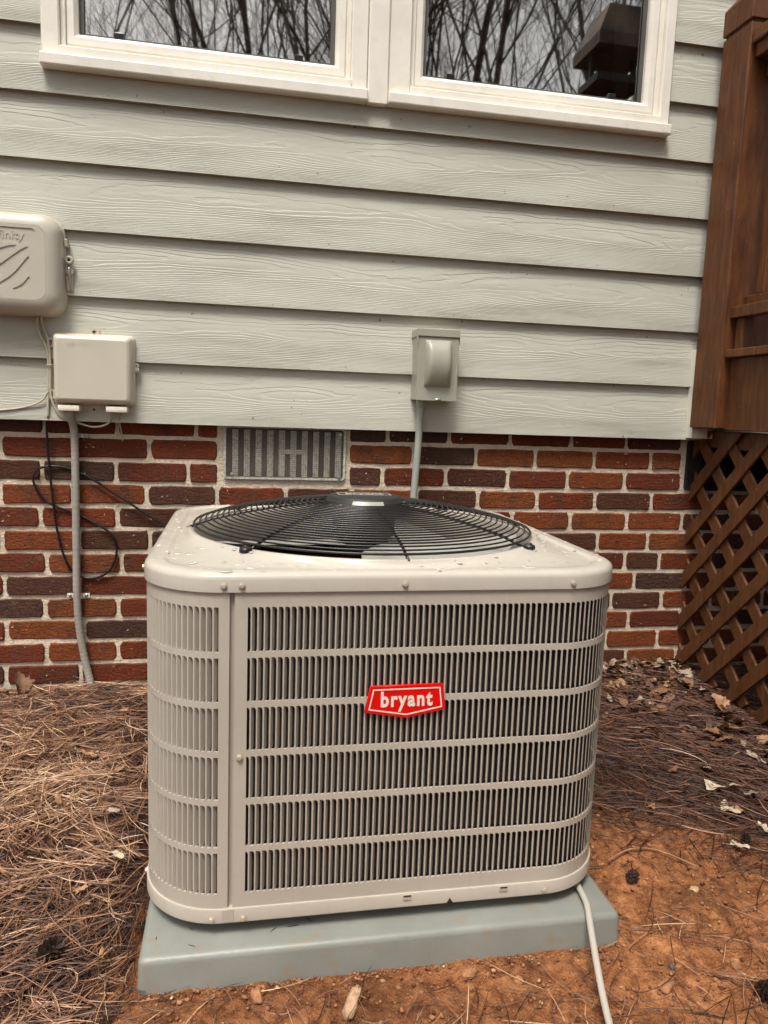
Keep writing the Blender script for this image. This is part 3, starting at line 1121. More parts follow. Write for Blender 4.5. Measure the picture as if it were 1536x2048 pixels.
hub = pydata('hub_cap', V, F, M['hubgrey'], guard, True)
hub.data.set_sharp_from_angle(angle=math.radians(30))
tm = text_mesh('bryant', .034, .0004, .0006, .95)
tm.transform(Matrix.Rotation(-PI / 2, 4, 'X'))
tm.transform(Matrix.Translation((ACX, ACY + .005, .7019)))
link('hub_lettering', tm, M['screw'], hub)
fr_ = curve_plate([rrect(0, 0, .058, .020, .004, 3), rrect(0, 0, .0555, .0175, .003, 3)], .0004)
fr_.transform(Matrix.Rotation(-PI / 2, 4, 'X')); fr_.transform(Matrix.Translation((ACX, ACY + .005, .7017)))
link('hub_outline', fr_, M['screw'], hub)
V, F = [], []
for i in range(15):
    a = math.radians(-116 + 46 * i / 14)
    for (r, z) in ((.0858, .6872), (.0805, .6945)):
        V.append((ACX + r * math.cos(a), ACY + r * math.sin(a), z))
F = [(2 * i, 2 * i + 2, 2 * i + 3, 2 * i + 1) for i in range(14)]
pydata('hub_sticker', V, F, M['greybox'], hub)
# motor and fan under the guard
V, F = lathe([(.060, .683), (.068, .676), (.068, .618), (.06, .610), (.0001, .608)], 40, ACX, ACY)
motor = ap(pydata('fan_motor', V, F, M['coil'], None, True))
V, F = lathe([(.0001, .6075), (.055, .6073), (.055, .578), (.0001, .576)], 32, ACX, ACY)
fan = ap(pydata('fan_hub', V, F, M['darkmetal'], None, True))
for k in range(3):
    a0 = math.radians(-60 + 120 * k)
    V, F = [], []
    for i in range(9):
        r = .05 + i * .035
        for j in range(9):
            t = j / 8
            a = a0 + (t - .5) * (1.45 - .15 * i / 8) + .10 * i / 8
            V.append((ACX + r * math.cos(a), ACY + r * math.sin(a), .590 + .050 * (t - .5) * (r / .2) + .012 * math.sin(t * PI)))
    for i in range(8):
        for j in range(8):
            b = i * 9 + j
            F.append((b, b + 1, b + 10, b + 9))
    pydata('fan_blade', V, F, M['blade'], fan, True)
# hex screws with washers
def hexscrew(par, p, n, r=.0058):
    n = Vector(n).normalized()
    t = n.cross(Vector((0, 0, 1))).normalized()
    b = n.cross(t)
    V, F = [], []
    for (rr_, dpt, k6) in ((r, .0, 0), (r, .0012, 0), (r * .72, .0014, 1), (r * .70, .0042, 1), (r * .45, .0046, 1)):
        for k in range(12):
            a = 2 * PI * k / 12
            q = rr_ * (1 if not k6 else (1.0 if k % 2 == 0 else .88))
            V.append(Vector(p) + n * dpt + t * (q * math.cos(a)) + b * (q * math.sin(a)))
    for i in range(4):
        for k in range(12):
            l = (k + 1) % 12
            F.append((i * 12 + k, i * 12 + l, (i + 1) * 12 + l, (i + 1) * 12 + k))
    F.append(tuple(range(48, 60)))
    return ap(pydata('screw', V, F, M['screw']))
def screw_at(x, z, d):
    s = x - (ACX - HALF + RAD)
    p, t, n = path(s)
    hexscrew(ac, (p.x + n.x * d, p.y + n.y * d, z), (n.x, n.y, 0))
for x, z, d in ((.651, .602, .004), (.679, .602, .004), (.942, .602, .004), (1.237, .601, .004), (.6775, .315, .0005), (.634, .032, .004), (.686, .032, .004), (1.222, .034, .004)):
    screw_at(x, z, d)
for (z, d) in ((.603, .004), (.040, .004)):
    p, t, n = path(-AL - .006); hexscrew(ac, (p.x + n.x * d, p.y + n.y * d, z), (n.x, n.y, 0))
# badge
BY = ACY - HALF - .0022
outer = [(.8815, .3845), (.9525, .3725), (1.0195, .3855), (1.0135, .4295), (.8905, .4285)]
cxb, czb = .952, .404
def inset(L, d):
    out = []
    n = len(L)
    for i in range(n):
        p0, p1, p2 = Vector(L[i - 1]), Vector(L[i]), Vector(L[(i + 1) % n])
        e1 = (p1 - p0).normalized(); e2 = (p2 - p1).normalized()
        n1 = Vector((-e1.y, e1.x)); n2 = Vector((-e2.y, e2.x))
        b = (n1 + n2); b = b / max(b.dot(n1), .2)
        out.append(tuple(p1 + b * d))
    return out
me = curve_plate([outer], .0022, .0006)
me.transform(Matrix.Translation((0, BY, 0)))
badge = ap(link('badge', me, M['red']))
me = curve_plate([inset(outer, .0048), inset(outer, .0068)], .0005)
me.transform(Matrix.Translation((0, BY - .0030, 0)))
link('badge_outline', me, M['white'], badge)
tm = text_mesh('bryant', .0365, .0005, .0011, .80, space=1.18)
tm.transform(Matrix.Translation((.9515, BY - .0030, .4045)))
link('badge_lettering', tm, M['white'], badge)

# ================================================================== WALL BOXES, CONDUITS AND CABLES
# large rounded cable box at the left edge
cb = empty('cable_box', (.02, -.03, 1.10), 'large rounded beige utility box with embossed leaf pattern at the left edge', 'utility box')
def cbp(o, par=None):
    o.parent = par or cb
    if par is None: o.matrix_parent_inverse = Matrix.Translation(-Vector(cb.location))
    return o
cx_, cz_, hx_, hz_ = .022, 1.2365, .180, .1335
rg_ = []
for (d, y) in ((0, -.030), (0, -.045), (.002, -.0475), (.0035, -.050), (.0035, -.078), (.006, -.090), (.012, -.099), (.022, -.106), (.034, -.1095), (.038, -.110), (.0384, -.1076)):
    rg_.append([(x, y, z) for x, z in rrect(cx_, cz_, hx_ - d, hz_ - d, max(.050 - d * .6, .012), 10)])
V, F = loft(rg_, True, True)
cover = cbp(pydata('cover', V, F, M['plastic'], None, True))
cover.data.set_sharp_from_angle(angle=math.radians(60)); flatcap(cover)
def lens(p0, p1, b0, b1, n=10):
    """leaf-shaped loop from p0 to p1 with two bulges"""
    p0, p1 = Vector(p0), Vector(p1)
    d = p1 - p0; nn = Vector((-d.y, d.x))
    out = [tuple(p0.lerp(p1, i / n) + nn * (b0 * math.sin(PI * (i / n)))) for i in range(n + 1)]
    out += [tuple(p0.lerp(p1, 1 - i / n) + nn * (b1 * math.sin(PI * (1 - i / n)))) for i in range(1, n)]
    return out
holes = [rrect(.022, 1.304, .1186, .0195, .010, 5),
         [(.0936, 1.2777), (.0857, 1.2778), (.0739, 1.2763), (.0542, 1.2687), (.0344, 1.2578), (.0144, 1.2416), (.0338, 1.2396), (.0535, 1.2457), (.0734, 1.2579), (.0855, 1.269)],
         [(.1231, 1.2765), (.1158, 1.2746), (.1065, 1.2698), (.0864, 1.2548), (.0663, 1.2384), (.0529, 1.228), (.0328, 1.209), (.0178, 1.1862), (.036, 1.186), (.052, 1.1966), (.0721, 1.2143), (.0924, 1.2362), (.11, 1.2551), (.1196, 1.2694)],
         [(.1238, 1.2527), (.1191, 1.2489), (.1054, 1.2316), (.0891, 1.2114), (.0715, 1.1952), (.0515, 1.1816), (.0356, 1.1737), (.0512, 1.1706), (.067, 1.1744), (.0843, 1.1837), (.1019, 1.1985), (.1142, 1.2144), (.1226, 1.2314), (.125, 1.2466)],
         [(.1231, 1.2013), (.1177, 1.1955), (.1094, 1.1839), (.0973, 1.1749), (.0812, 1.167), (.0877, 1.163), (.0956, 1.1624), (.1089, 1.1646), (.1197, 1.1722), (.1252, 1.1822), (.1262, 1.1933)]]
me = curve_plate([rrect(cx_, cz_, hx_ - .0383, hz_ - .0383, .028, 10)] + holes, .0013, 0)
me.transform(Matrix.Translation((0, -.1087, 0)))
plate = link('cover_plate', me, M['plastic'], cover)
tm = text_mesh('infinity', .031, .0008, 0, 1.05, align='RIGHT')
tm.transform(Matrix.Translation((.113, -.1082, 1.3035)))
link('embossed_lettering', tm, M['plastic'], cover)
# hinge lugs and padlock wire at its right side
bm = bmesh.new(); bbox(bm, .199, .209, -.055, -.032, 1.292, 1.314, .002); cbp(frombm('hinge_lug', bm, M['plastic']))
V, F = lathe([(.0040, -.002), (.0040, .004), (.0105, .004), (.0115, .002), (.0115, -.006)], 20)
cbp(pydata('lock_boss', [(.2125 + a, -.055 - c, 1.258 + b) for a, b, c in V], F, M['plastic'], None, True))
V, F = lathe([(.0001, .0010), (.0038, .0008), (.0038, -.002)], 12)
cbp(pydata('lock_screw', [(.2125 + a, -.0555 - c, 1.258 + b) for a, b, c in V], F, M['darkmetal'], None, True))
me = curve_plate([rrect(.2125, 1.234, .0095, .013, .006, 4), rrect(.2125, 1.238, .004, .004, .0039, 4)], .002)
me.transform(Matrix.Translation((0, -.050, 0))); cbp(link('hasp_plate', me, M['plastic']))
cbp(tube('security_tie', [(.212, -.046, 1.239), (.2125, -.058, 1.236), (.2128, -.058, 1.215), (.214, -.054, 1.193), (.2165, -.046, 1.180)], .0030, M['bright'], None, 7, sub=5))
cbp(box('hasp_tail', .202, .219, -.048, -.039, 1.178, 1.222, M['plastic'], None, .002))

# smaller square telephone box
tb = empty('telephone_box', (.275, -.03, .87), 'square beige telephone junction box with faint round emblem above the grey conduit', 'junction box')
def tbp(o, par=None):
    o.parent = par or tb
    if par is None: o.matrix_parent_inverse = Matrix.Translation(-Vector(tb.location))
    return o
tx0, tx1, tz0, tz1 = .166, .381, .868, 1.064
rg_ = []
tcx, tcz, thx, thz = (tx0 + tx1) / 2, (tz0 + tz1) / 2, (tx1 - tx0) / 2, (tz1 - tz0) / 2
for (d, y) in ((0, -.031), (0, -.052), (.001, -.055), (.0035, -.056), (.0045, -.058), (.0055, -.076), (.0075, -.083), (.012, -.0885), (.018, -.0905)):
    rg_.append([(x, y, z) for x, z in rrect(tcx, tcz, thx - d, thz - d, max(.011 - d * .2, .006), 6)])
V, F = loft(rg_, True, True)
tcov = tbp(pydata('cover', V, F, M['plastic2'], None, True))
tcov.data.set_sharp_from_angle(angle=math.radians(60)); flatcap(tcov)
gm = Multi()
for k in range(5):          # striped globe emblem
    zc = 1.032 + .0065 - k * .0036
    hw = math.sqrt(max(.0105 ** 2 - (zc - 1.032) ** 2, 1e-6))
    n = 8
    V = []
    for i in range(n + 1):
        t = -1 + 2 * i / n
        th_ = .0011 * (1 - t * t * .7)
        V += [(.219 + t * hw, -.0911, zc - .0016 * (1 - t * t) - th_), (.219 + t * hw, -.0908, zc - .0016 * (1 - t * t) + th_)]
    gm.add(V, [(2 * i, 2 * i + 2, 2 * i + 3, 2 * i + 1) for i in range(n)])
gm.build('emblem', M['plastic2'], tcov)
tm = text_mesh('AT&T', .012, .0004, 0, 1.0, align='LEFT'); tm.transform(Matrix.Translation((.237, -.0906, 1.0315)))
link('embossed_lettering', tm, M['plastic2'], tcov)
for hz in (1.037, .897):
    me = curve_plate([rrect(.159, hz, .010, .0125, .002, 2), rrect(.158, hz - .001, .004, .008, .001, 2)], .003)
    me.transform(Matrix.Translation((0, -.045, 0))); tbp(link('hinge', me, M['plastic2']))
for (mx_, mz_) in ((.2715, 1.072), (.269, .857)):
    me = curve_plate([rrect(mx_, mz_, .014, .0115, .001, 2), rrect(mx_ + .002, mz_ + .001, .0045, .0025, .0024, 3)], .0012)
    me.transform(Matrix.Translation((0, -.0395, 0))); t_ = tbp(link('mounting_tab', me, M['plastic2']))
    V, F = lathe([(.0001, .003), (.003, .0025), (.0035, 0)], 10)
    pydata('tab_screw', [(mx_ - .001 + a, -.0415 - c, mz_ + b) for a, b, c in V], F, M['darkmetal'], t_)
for (mz_, r) in ((.983, .0065), (.971, .0078)):
    V, F = lathe([(r * .45, -.004), (r * .45, .002), (r * .9, .002), (r, 0), (r, -.006)], 16)
    tbp(pydata('latch_eye', [(.3855 + a, -.050 - c, mz_ + b) for a, b, c in V], F, M['plastic2'], None, True))
V, F = lathe([(.0001, .0032), (.0045, .003), (.0045, 0)], 6)
tbp(pydata('latch_bolt', [(.3855 + a, -.050 - c, .971 + b) for a, b, c in V], F, M['bright']))
for (a, b) in ((.180, .237), (.306, .363)):
    bm = bmesh.new(); bbox(bm, a, b, -.083, -.040, .851, .8675, .003, 2)
    tbp(frombm('cable_gland', bm, M['white'], None, True, angle=40))

# ribbed grey conduit from the telephone box into the straw
whip_path = smooth_path([(.206, -.062, .866), (.2075, -.052, .835), (.2115, -.030, .795), (.2115, -.024, .72), (.211, -.024, .60), (.210, -.024, .45), (.209, -.024, .32),
                         (.2135, -.024, .22), (.228, -.026, .12), (.2445, -.03, .045), (.252, -.034, -.01)], 40)
rad = [.0110 + .00022 * math.sin(i * 1.15) for i in range(len(whip_path))]
cd = tube('flexible_conduit', whip_path, rad, M['whip'], None, 12)
tag(cd, 'ribbed pale grey conduit running down the bricks into the pine straw', 'conduit')
for (zc, kind) in ((.781, 0), (.313, 1)):
    st = Multi()
    V, F = [], []
    n = 14
    xc = .2115 if not kind else .209
    for (dz) in (-.0055, .0055):
        for i in range(n + 1):
            a = PI * i / n
            V.append((xc - .0130 * math.cos(a), -.024 - .0130 * math.sin(a) * 1.02 + .006, zc + dz))
    F = [(i, i + 1, n + 2 + i, n + 1 + i) for i in range(n)]
    st.add(V, F)
    st.box(xc + .0125, xc + .033, -.0105, -.0085, zc - .0055, zc + .0055)
    if kind: st.box(xc - .030, xc - .0125, -.0105, -.0085, zc - .0055, zc + .0055)
    o = st.build('conduit_strap', M['bright'] if not kind else M['white'])
    tag(o, ('one-hole metal strap holding the ribbed conduit just below the siding', 'two-hole white strap holding the ribbed conduit low on the bricks')[kind], 'strap')
    V, F = lathe([(.0001, .004), (.004, .003), (.005, 0)], 10)
    for sx in ([.026] if not kind else [.024, -.022]):
        pydata('strap_screw', [(xc + sx + a, -.0105 - c, zc + b) for a, b, c in V], F, M['bright'], o, True)

# black cable looping over the bricks
blk = [(.1465, -.044, .835), (.139, -.03, .812), (.138, -.020, .739), (.143, -.018, .654), (.149, -.018, .582), (.157, -.018, .51), (.173, -.018, .437), (.194, -.010, .385), (.228, -.009, .365),
       (.268, -.012, .367), (.303, -.014, .392), (.32, -.014, .444), (.311, -.014, .488), (.277, -.014, .518), (.209, -.009, .554), (.156, -.014, .575), (.123, -.014, .596),
       (.101, -.014, .632), (.096, -.014, .66), (.112, -.014, .685), (.152, -.013, .692), (.198, -.009, .683), (.252, -.014, .659), (.32, -.016, .613), (.389, -.016, .567), (.459, -.018, .517), (.53, -.03, .46), (.60, -.06, .36)]
bc = tube('black_cable', blk, .0034, M['cable_black'], None, 7, sub=8)
tag(bc, 'thin black cable looped twice across the bricks around the conduit', 'cable')
cables = [
 ('pale twin cable sagging from the large box to the small box', [(.128, -.05, 1.112), (.126, -.047, 1.085), (.131, -.046, 1.055), (.148, -.046, 1.02), (.151, -.046, .985), (.1495, -.046, .93), (.1475, -.047, .87), (.1465, -.044, .832)], .0040),
 ('pale cable bowing beside the twin cable between both boxes', [(.134, -.05, 1.112), (.139, -.045, 1.08), (.150, -.045, 1.05), (.156, -.047, 1.01), (.1555, -.047, .96), (.155, -.047, .90), (.163, -.047, .865), (.181, -.045, .834), (.205, -.037, .820)], .0034),
 ('thin pale cable running off the left edge below the boxes', [(.149, -.050, .902), (.137, -.048, .882), (.115, -.046, .867), (.085, -.044, .857), (.05, -.044, .850), (-.02, -.044, .843), (-.15, -.044, .84)], .0026),
 ('short pale loop of cable hanging under the small box', [(.215, -.036, .822), (.235, -.038, .8145), (.26, -.042, .8085), (.28, -.044, .809), (.298, -.046, .815), (.310, -.048, .824), (.316, -.055, .853)], .0030),
 ('thin pale wire dropping from the right gland of the small box', [(.335, -.062, .853), (.3355, -.044, .83), (.337, -.020, .80), (.340, -.012, .77)], .0022)]
for lab, pth, r in cables:
    tag(tube('pale_cable', pth, r, M['cable_white'], None, 7, sub=6), lab, 'cable')
box_tie = tube('cable_tie', [(.1535 + .008 * math.cos(a), -.0465 + .007 * math.sin(a), .975 + .001 * math.cos(a)) for a in np.linspace(0, 2 * PI, 13)[:-1]], .0016, M['plastic2'], None, 5, True)
tag(box_tie, 'pale tie bundling the cables left of the small box', 'cable tie')

# disconnect switch box
db = empty('disconnect_box', (1.2435, -.03, .918), 'grey metal disconnect switch box with bulged cover on the siding', 'switch box')
def dbp(o, par=None):
    o.parent = par or db
    if par is None: o.matrix_parent_inverse = Matrix.Translation(-Vector(db.location))
    return o
dx0, dx1, dz0, dz1 = 1.1815, 1.3045, .917, 1.120
dbp(box('enclosure', dx0 + .0015, dx1 - .0015, -.110, -.0335, dz0 + .001, dz1 - .002, M['greybox'], None, .0012))
cov = dbp(box('cover', dx0, dx1, -.1185, -.1102, dz0 - .001, dz1 - .0195, M['greybox'], None, .0014, 2))
bm = bmesh.new()
bbox(bm, dx0 - .002, dx1 + .002, -.1225, -.034, dz1 - .0185, dz1 + .0035, .0014, 2)
bbox(bm, dx0 - .002, dx0 - .0005, -.1225, -.100, dz1 - .037, dz1 - .0187)
bbox(bm, dx1 + .0005, dx1 + .002, -.1225, -.100, dz1 - .037, dz1 - .0187)
dbp(frombm('hood', bm, M['greybox']))
# bulge: rings around its footprint
bx0, bx1, bz0, bz1 = 1.203, 1.283, .957, 1.092
NV, NU = 22, 12
V, F = [], []
for j in range(NV + 1):
    t = j / NV
    z = bz0 + (bz1 - bz0) * t
    out_ = .031 * (math.sin(PI * t) ** .62)
    for i in range(NU + 1):
        u_ = i / NU
        x = bx0 + (bx1 - bx0) * u_
        e = min(u_, 1 - u_) * 12
        prof = 0 if e <= 0 else min(1, (1 - (1 - min(1, e / 2.0)) ** 2) ** .5)
        V.append((x, -.1188 - out_ * prof, z))
for j in range(NV):
    for i in range(NU):
        a = j * (NU + 1) + i
        F.append((a, a + 1, a + NU + 2, a + NU + 1))
bl_ = pydata('bulge', V, F, M['greybox'], cov, True)
V, F = lathe([(.0001, .0025), (.006, .002), (.0075, 0)], 16)
pydata('hasp', [(1.2475 + a * 1.3, -.1190 - c, dz0 + .0035 + b * .45) for a, b, c in V], F, M['bright'], cov, True)
emt = empty('rigid_conduit', (1.205, -.055, .40), 'straight grey conduit dropping from the switch box behind the air conditioner', 'conduit')
o = tube('pipe', [(1.2105, -.062, .905), (1.2085, -.060, .83), (1.2045, -.058, .72), (1.199, -.056, .60), (1.195, -.06, .50), (1.19, -.09, .42), (1.185, -.16, .37), (1.18, -.3, .36)], .0108, M['emt'], emt, 14, sub=5)
o.matrix_parent_inverse = Matrix.Translation(-Vector(emt.location))
V, F = lathe([(.0150, .916), (.0150, .897), (.0135, .8955), (.0108, .895)], 20, 1.2105, -.062)
o = pydata('connector', V, F, M['emt'], emt, True); o.matrix_parent_inverse = Matrix.Translation(-Vector(emt.location))

# ================================================================== DECK
deck = empty('deck', (2.2, -.1, .86), 'brown stained wooden deck with railing at the right edge', 'deck')
def dp(o, par=None):
    o.parent = par or deck
    if par is None: o.matrix_parent_inverse = Matrix.Translation(-Vector(deck.location))
    return o
post = dp(box('post', 2.111, 2.245, -.196, -.063, .863, 2.024, M['deck'], None, .003))
bm = bmesh.new()
bbox(bm, 2.109, 2.247, -.198, -.061, 2.034, 2.106, 0)
for v in bm.verts: pass
q = [f for f in bm.faces if f.calc_center_median().z > 2.10][0]
r_ = bmesh.ops.inset_region(bm, faces=[q], thickness=.052)
for v in q.verts: v.co.z += .045
bmesh.ops.bevel(bm, geom=list(bm.edges), offset=.002, segments=1, affect='EDGES')
frombm('post_cap', bm, M['deck'], post)
for (ny_, nz_) in ((-.155, 1.035), (-.108, 1.03), (-.135, 1.018), (-.118, .945), (-.158, .925), (-.15, 1.42), (-.11, 1.66)):
    V, F = lathe([(.0001, .0006), (.0028, .0005), (.0034, -.0006)], 8)
    pydata('nail_head', [(2.111 - c, ny_ + a, nz_ + b) for a, b, c in V], F, M['darkmetal'], post)
box('post_neck', 2.117, 2.239, -.190, -.069, 2.0235, 2.0345, M['deck'], post)
dp(box('rim_joist', 2.145, 2.183, -2.25, -.1965, .860, 1.076, M['deck'], None, .002))
dp(box('rail', 2.128, 2.168, -2.25, -.198, 1.193, 1.2265, M['deck'], None, .002))
dp(box('rail_cleat', 2.169, 2.208, -2.25, -.198, 1.209, 1.260, M['deck'], None, .002))
dp(box('rail', 2.128, 2.168, -2.25, -.198, 1.925, 1.962, M['deck'], None, .002))
dp(box('rail_cleat', 2.169, 2.208, -2.25, -.198, 1.878, 1.924, M['deck'], None, .002))
dp(box('rail', 2.114, 2.250, -2.25, -.200, 1.963, 1.998, M['deck'], None, .003))
y = -.262
while y > -2.2:
    dp(box('baluster', 2.171, 2.206, y - .0175, y + .0175, 1.261, 1.877, M['deck'], None, .002)); y -= .112
y = -.228
while y > -2.2:
    dp(box('spacer_block', 2.142, 2.177, y - .018, y + .018, 1.101, 1.192, M['deck'], None, .0015)); y -= .50
# decking boards run along the house wall, their cut ends over the rim joist
y = -.199
while y > -2.2:
    dp(box('decking_board', 2.121, 5.5, y - .136, y, 1.0765, 1.100, M['deck'], None, .002)); y -= .1405
dp(box('inner_post', 2.25, 2.34, -.16, -.07, 1.101, 1.95, M['deck'], None, .002))
for y in (-.9, -1.6):
    dp(box('joist', 2.184, 5.48, y - .019, y + .019, .875, 1.076, M['deck']))
dp(box('support_post', 2.21, 2.30, -2.2, -2.11, -.1, .859, M['deck'], None, .003))
dp(box('light_block_board', 2.19, 5.45, -2.25, -2.225, -.1, .859, M['deck']))  # unseen board added to keep the space under the deck dark
dp(box('far_light_block_board', 5.46, 5.485, -2.22, -.02, -.1, .859, M['deck']))  # unseen end board, likewise added to shut daylight out below the deck
dp(box('far_rim_joist', 5.46, 5.5, -2.25, -.07, .862, 1.076, M['deck']))
deck.location = (2.19, -.113, .86)
# a lattice skirt hangs below the rim
lat = empty('lattice_skirt', (2.178, -1.0, .02), 'brown diagonal wooden lattice under the deck beside the brick wall', 'lattice')
def lat_strip(c, sgn, x0, x1, wd=.041):
    """strip of the plane X at 45 degrees: z = c + sgn*u with u = -y; plumb cut at the wall, square cut elsewhere"""
    za, zb, u0, u1 = .030, .853, .006, 2.1
    if sgn > 0: lo, hi = max(u0, za - c), min(u1, zb - c)
    else: lo, hi = max(u0, c - zb), min(u1, c - za)
    if hi - lo < .03: return
    h = wd / math.sqrt(2)
    q = wd / 2 / math.sqrt(2)
    pts = []
    for (u, up_) in ((lo, 1), (hi, -1)):
        zc = c + sgn * u
        if u == u0: e = [(u, zc + h), (u, zc - h)]
        elif zc > zb - 1e-6: e = [(u - sgn * h, zb), (u + sgn * h, zb)] if sgn > 0 else [(u + h, zb), (u - h, zb)]
        else: e = [(u - sgn * q, zc + q), (u + sgn * q, zc - q)]
        pts.append(e)
    (a, b), (d, e) = pts
    V = [(x, -p[0], p[1]) for x in (x0, x1) for p in (a, b, e, d)]
    o = pydata('slat', V, [(0, 1, 2, 3), (7, 6, 5, 4), (0, 4, 5, 1), (1, 5, 6, 2), (2, 6, 7, 3), (3, 7, 4, 0)], M['lattice'], lat)
    bm = bmesh.new(); bm.from_mesh(o.data)
    bmesh.ops.recalc_face_normals(bm, faces=bm.faces)
    bmesh.ops.bevel(bm, geom=list(bm.edges), offset=.0012, segments=1, affect='EDGES')
    bm.to_mesh(o.data); bm.free()
    o.matrix_parent_inverse = Matrix.Translation(-Vector(lat.location))
SPC = .150
k = -16
while k < 16:
    lat_strip(.035 + k * SPC, +1, 2.1685, 2.1775)
    lat_strip(.095 + k * SPC, -1, 2.1780, 2.1870)
    k += 1
lat_back = box('top_cleat', 2.1885, 2.203, -2.1, -.02, .80, .855, M['lattice'], lat)
lat_back.matrix_parent_inverse = Matrix.Translation(-Vector(lat.location))
o = box('bottom_cleat', 2.1885, 2.203, -2.1, -.02, -.02, .028, M['lattice'], lat)
o.matrix_parent_inverse = Matrix.Translation(-Vector(lat.location))

# ================================================================== DRAIN TUBE
tp = smooth_path([(1.30, -.95, .0095), (1.312, -1.03, .0095), (1.306, -1.09, .0095), (1.300, -1.135, .0095), (1.292, -1.163, .0052), (1.281, -1.20, -.006), (1.267, -1.25, -.022), (1.254, -1.30, -.037), (1.240, -1.36, -.048), (1.21, -1.5, -.054), (1.16, -1.66, -.052)], 8)
dt = tube('drain_tube', tp, .0058, M['vinyl'], None, 14)
tag(dt, 'cloudy plastic drain tube hanging over the front of the pad onto the soil', 'tube')

# ================================================================== PINE STRAW
def needles(name, pts, heads, lens, lift, wid, tone, mat, kink=.35):
    """bent three-sided needles; pts (n,3) centres, heads (n) directions"""
    n = len(pts)
    K = 5
    t = np.linspace(-.5, .5, K)
    bend = RNG.normal(0, kink, n); vb = RNG.normal(0, .10, n)
    tilt = RNG.normal(0, lift, n)
    ca, sa = np.cos(heads), np.sin(heads)
    P = np.zeros((n, K, 3))
    for k in range(K):
        l = t[k] * lens
        side = bend * lens * (t[k] ** 2 - .08)
        P[:, k, 0] = pts[:, 0] + l * ca - side * sa
        P[:, k, 1] = pts[:, 1] + l * sa + side * ca
        P[:, k, 2] = pts[:, 2] + l * tilt + vb * lens * (.08 - t[k] ** 2)
    V = np.zeros((n, K, 3, 3))
    offs = [(-.5, 0), (.5, 0), (0, .75)]
    for k in range(K):
        ww = wid * (.55, 1, 1, .9, .25)[k]
        for j, (a, b) in enumerate(offs):
            V[:, k, j, 0] = P[:, k, 0] - sa * a * ww
            V[:, k, j, 1] = P[:, k, 1] + ca * a * ww
            V[:, k, j, 2] = P[:, k, 2] + b * ww
    base = np.arange(n)[:, None] * (K * 3)
    F = []
    for k in range(K - 1):
        for (a, b) in ((1, 2), (2, 0)):
            F.append(np.concatenate([base + k * 3 + a, base + (k + 1) * 3 + a, base + (k + 1) * 3 + b, base + k * 3 + b], axis=1))
    F = np.concatenate(F, axis=0)
    o = np_mesh(name, V.reshape(-1, 3), F, mat, None, True, np.repeat(tone, K * 3))
    return o

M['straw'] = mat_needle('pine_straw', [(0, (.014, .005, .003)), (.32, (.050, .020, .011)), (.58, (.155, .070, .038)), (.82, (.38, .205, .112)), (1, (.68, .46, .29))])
M['straw_dark'] = mat_needle('shade_toned_straw', [(0, (.018, .006, .004)), (.45, (.060, .023, .012)), (.75, (.150, .064, .033)), (.94, (.36, .19, .10)), (1, (.56, .40, .26))])  # darker straw copy: shade from the deck put into the colour

def straw_field(n, region, density, zmax):
    """clumps of needles where density(x, y) allows; three needles share a sheath"""
    x0, x1, y0, y1 = region
    X, Y = RNG.uniform(x0, x1, n * 3), RNG.uniform(y0, y1, n * 3)
    keep = RNG.random(n * 3) < density(X, Y)
    X, Y = X[keep][:n], Y[keep][:n]
    return X, Y

def pad_clear(X, Y, m=0.0):
    return ((X < PX0 - .004 + m) | (X > PX1 + .004 - m) | (Y < PY0 - .004 + m))

def place(X, Y, heads, lens):
    """drop needles whose middle or ends would run into the pad"""
    ok = np.ones(len(X), bool)
    for t in (-.5, -.25, 0, .25, .5):
        ok &= pad_clear(X + t * lens * np.cos(heads), Y + t * lens * np.sin(heads)) & (Y + t * lens * np.sin(heads) < -.006)
    return ok

# left bank
def dens_l(X, Y):
    edge = .545 + .05 * vnoise(X * 9 + 5, Y * 9 + 5, 1, 2) + np.where(Y < -1.05, (Y + 1.05) * .15, 0)
    return np.clip((edge - X) / .16, 0, 1)
def fascicles(X, Y, heads, lens, k=3):
    """k needles from one sheath: shared foot, slightly fanned"""
    fx = X - .5 * lens * np.cos(heads); fy = Y - .5 * lens * np.sin(heads)
    X2, Y2, H2, L2 = [], [], [], []
    for q in range(k):
        h = heads + RNG.normal(0, .09, len(X)); l = lens * RNG.uniform(.75, 1.1, len(X))
        X2.append(fx + .5 * l * np.cos(h)); Y2.append(fy + .5 * l * np.sin(h)); H2.append(h); L2.append(l)
    return np.concatenate(X2), np.concatenate(Y2), np.concatenate(H2), np.concatenate(L2)
X, Y = straw_field(17500, (-.7, .56, -1.72, -.004), dens_l, 0)
n = len(X)
flow = 3.0 * vnoise(X * 4.2 + 11, Y * 4.2 + 31, 9, 4) * 2 + .5
heads = flow + RNG.normal(0, .8, n)
rndh = RNG.random(n) < .4
heads[rndh] = RNG.uniform(0, 2 * PI, rndh.sum())
lens = RNG.uniform(.04, .19, n)
ly0 = RNG.random(n)
X, Y, heads, lens = fascicles(X, Y, heads, lens)
n = len(X)
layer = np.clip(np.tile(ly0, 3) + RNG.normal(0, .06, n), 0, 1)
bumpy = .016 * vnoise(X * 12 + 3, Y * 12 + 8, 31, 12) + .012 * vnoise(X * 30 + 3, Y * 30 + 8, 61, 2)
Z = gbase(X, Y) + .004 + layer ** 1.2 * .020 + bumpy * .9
tone = np.clip(.02 + .80 * layer ** 1.3 + RNG.normal(0, .15, n) + .35 * vnoise(X * 7, Y * 7, 44, 3), 0, 1)  # lower needles darker: shade of the gaps put into the tone
ok = place(X, Y, heads, lens)
s1 = needles('pine_straw', np.c_[X, Y, Z][ok], heads[ok], lens[ok], .10, RNG.uniform(.0012, .0020, ok.sum()), tone[ok], M['straw'], .4)
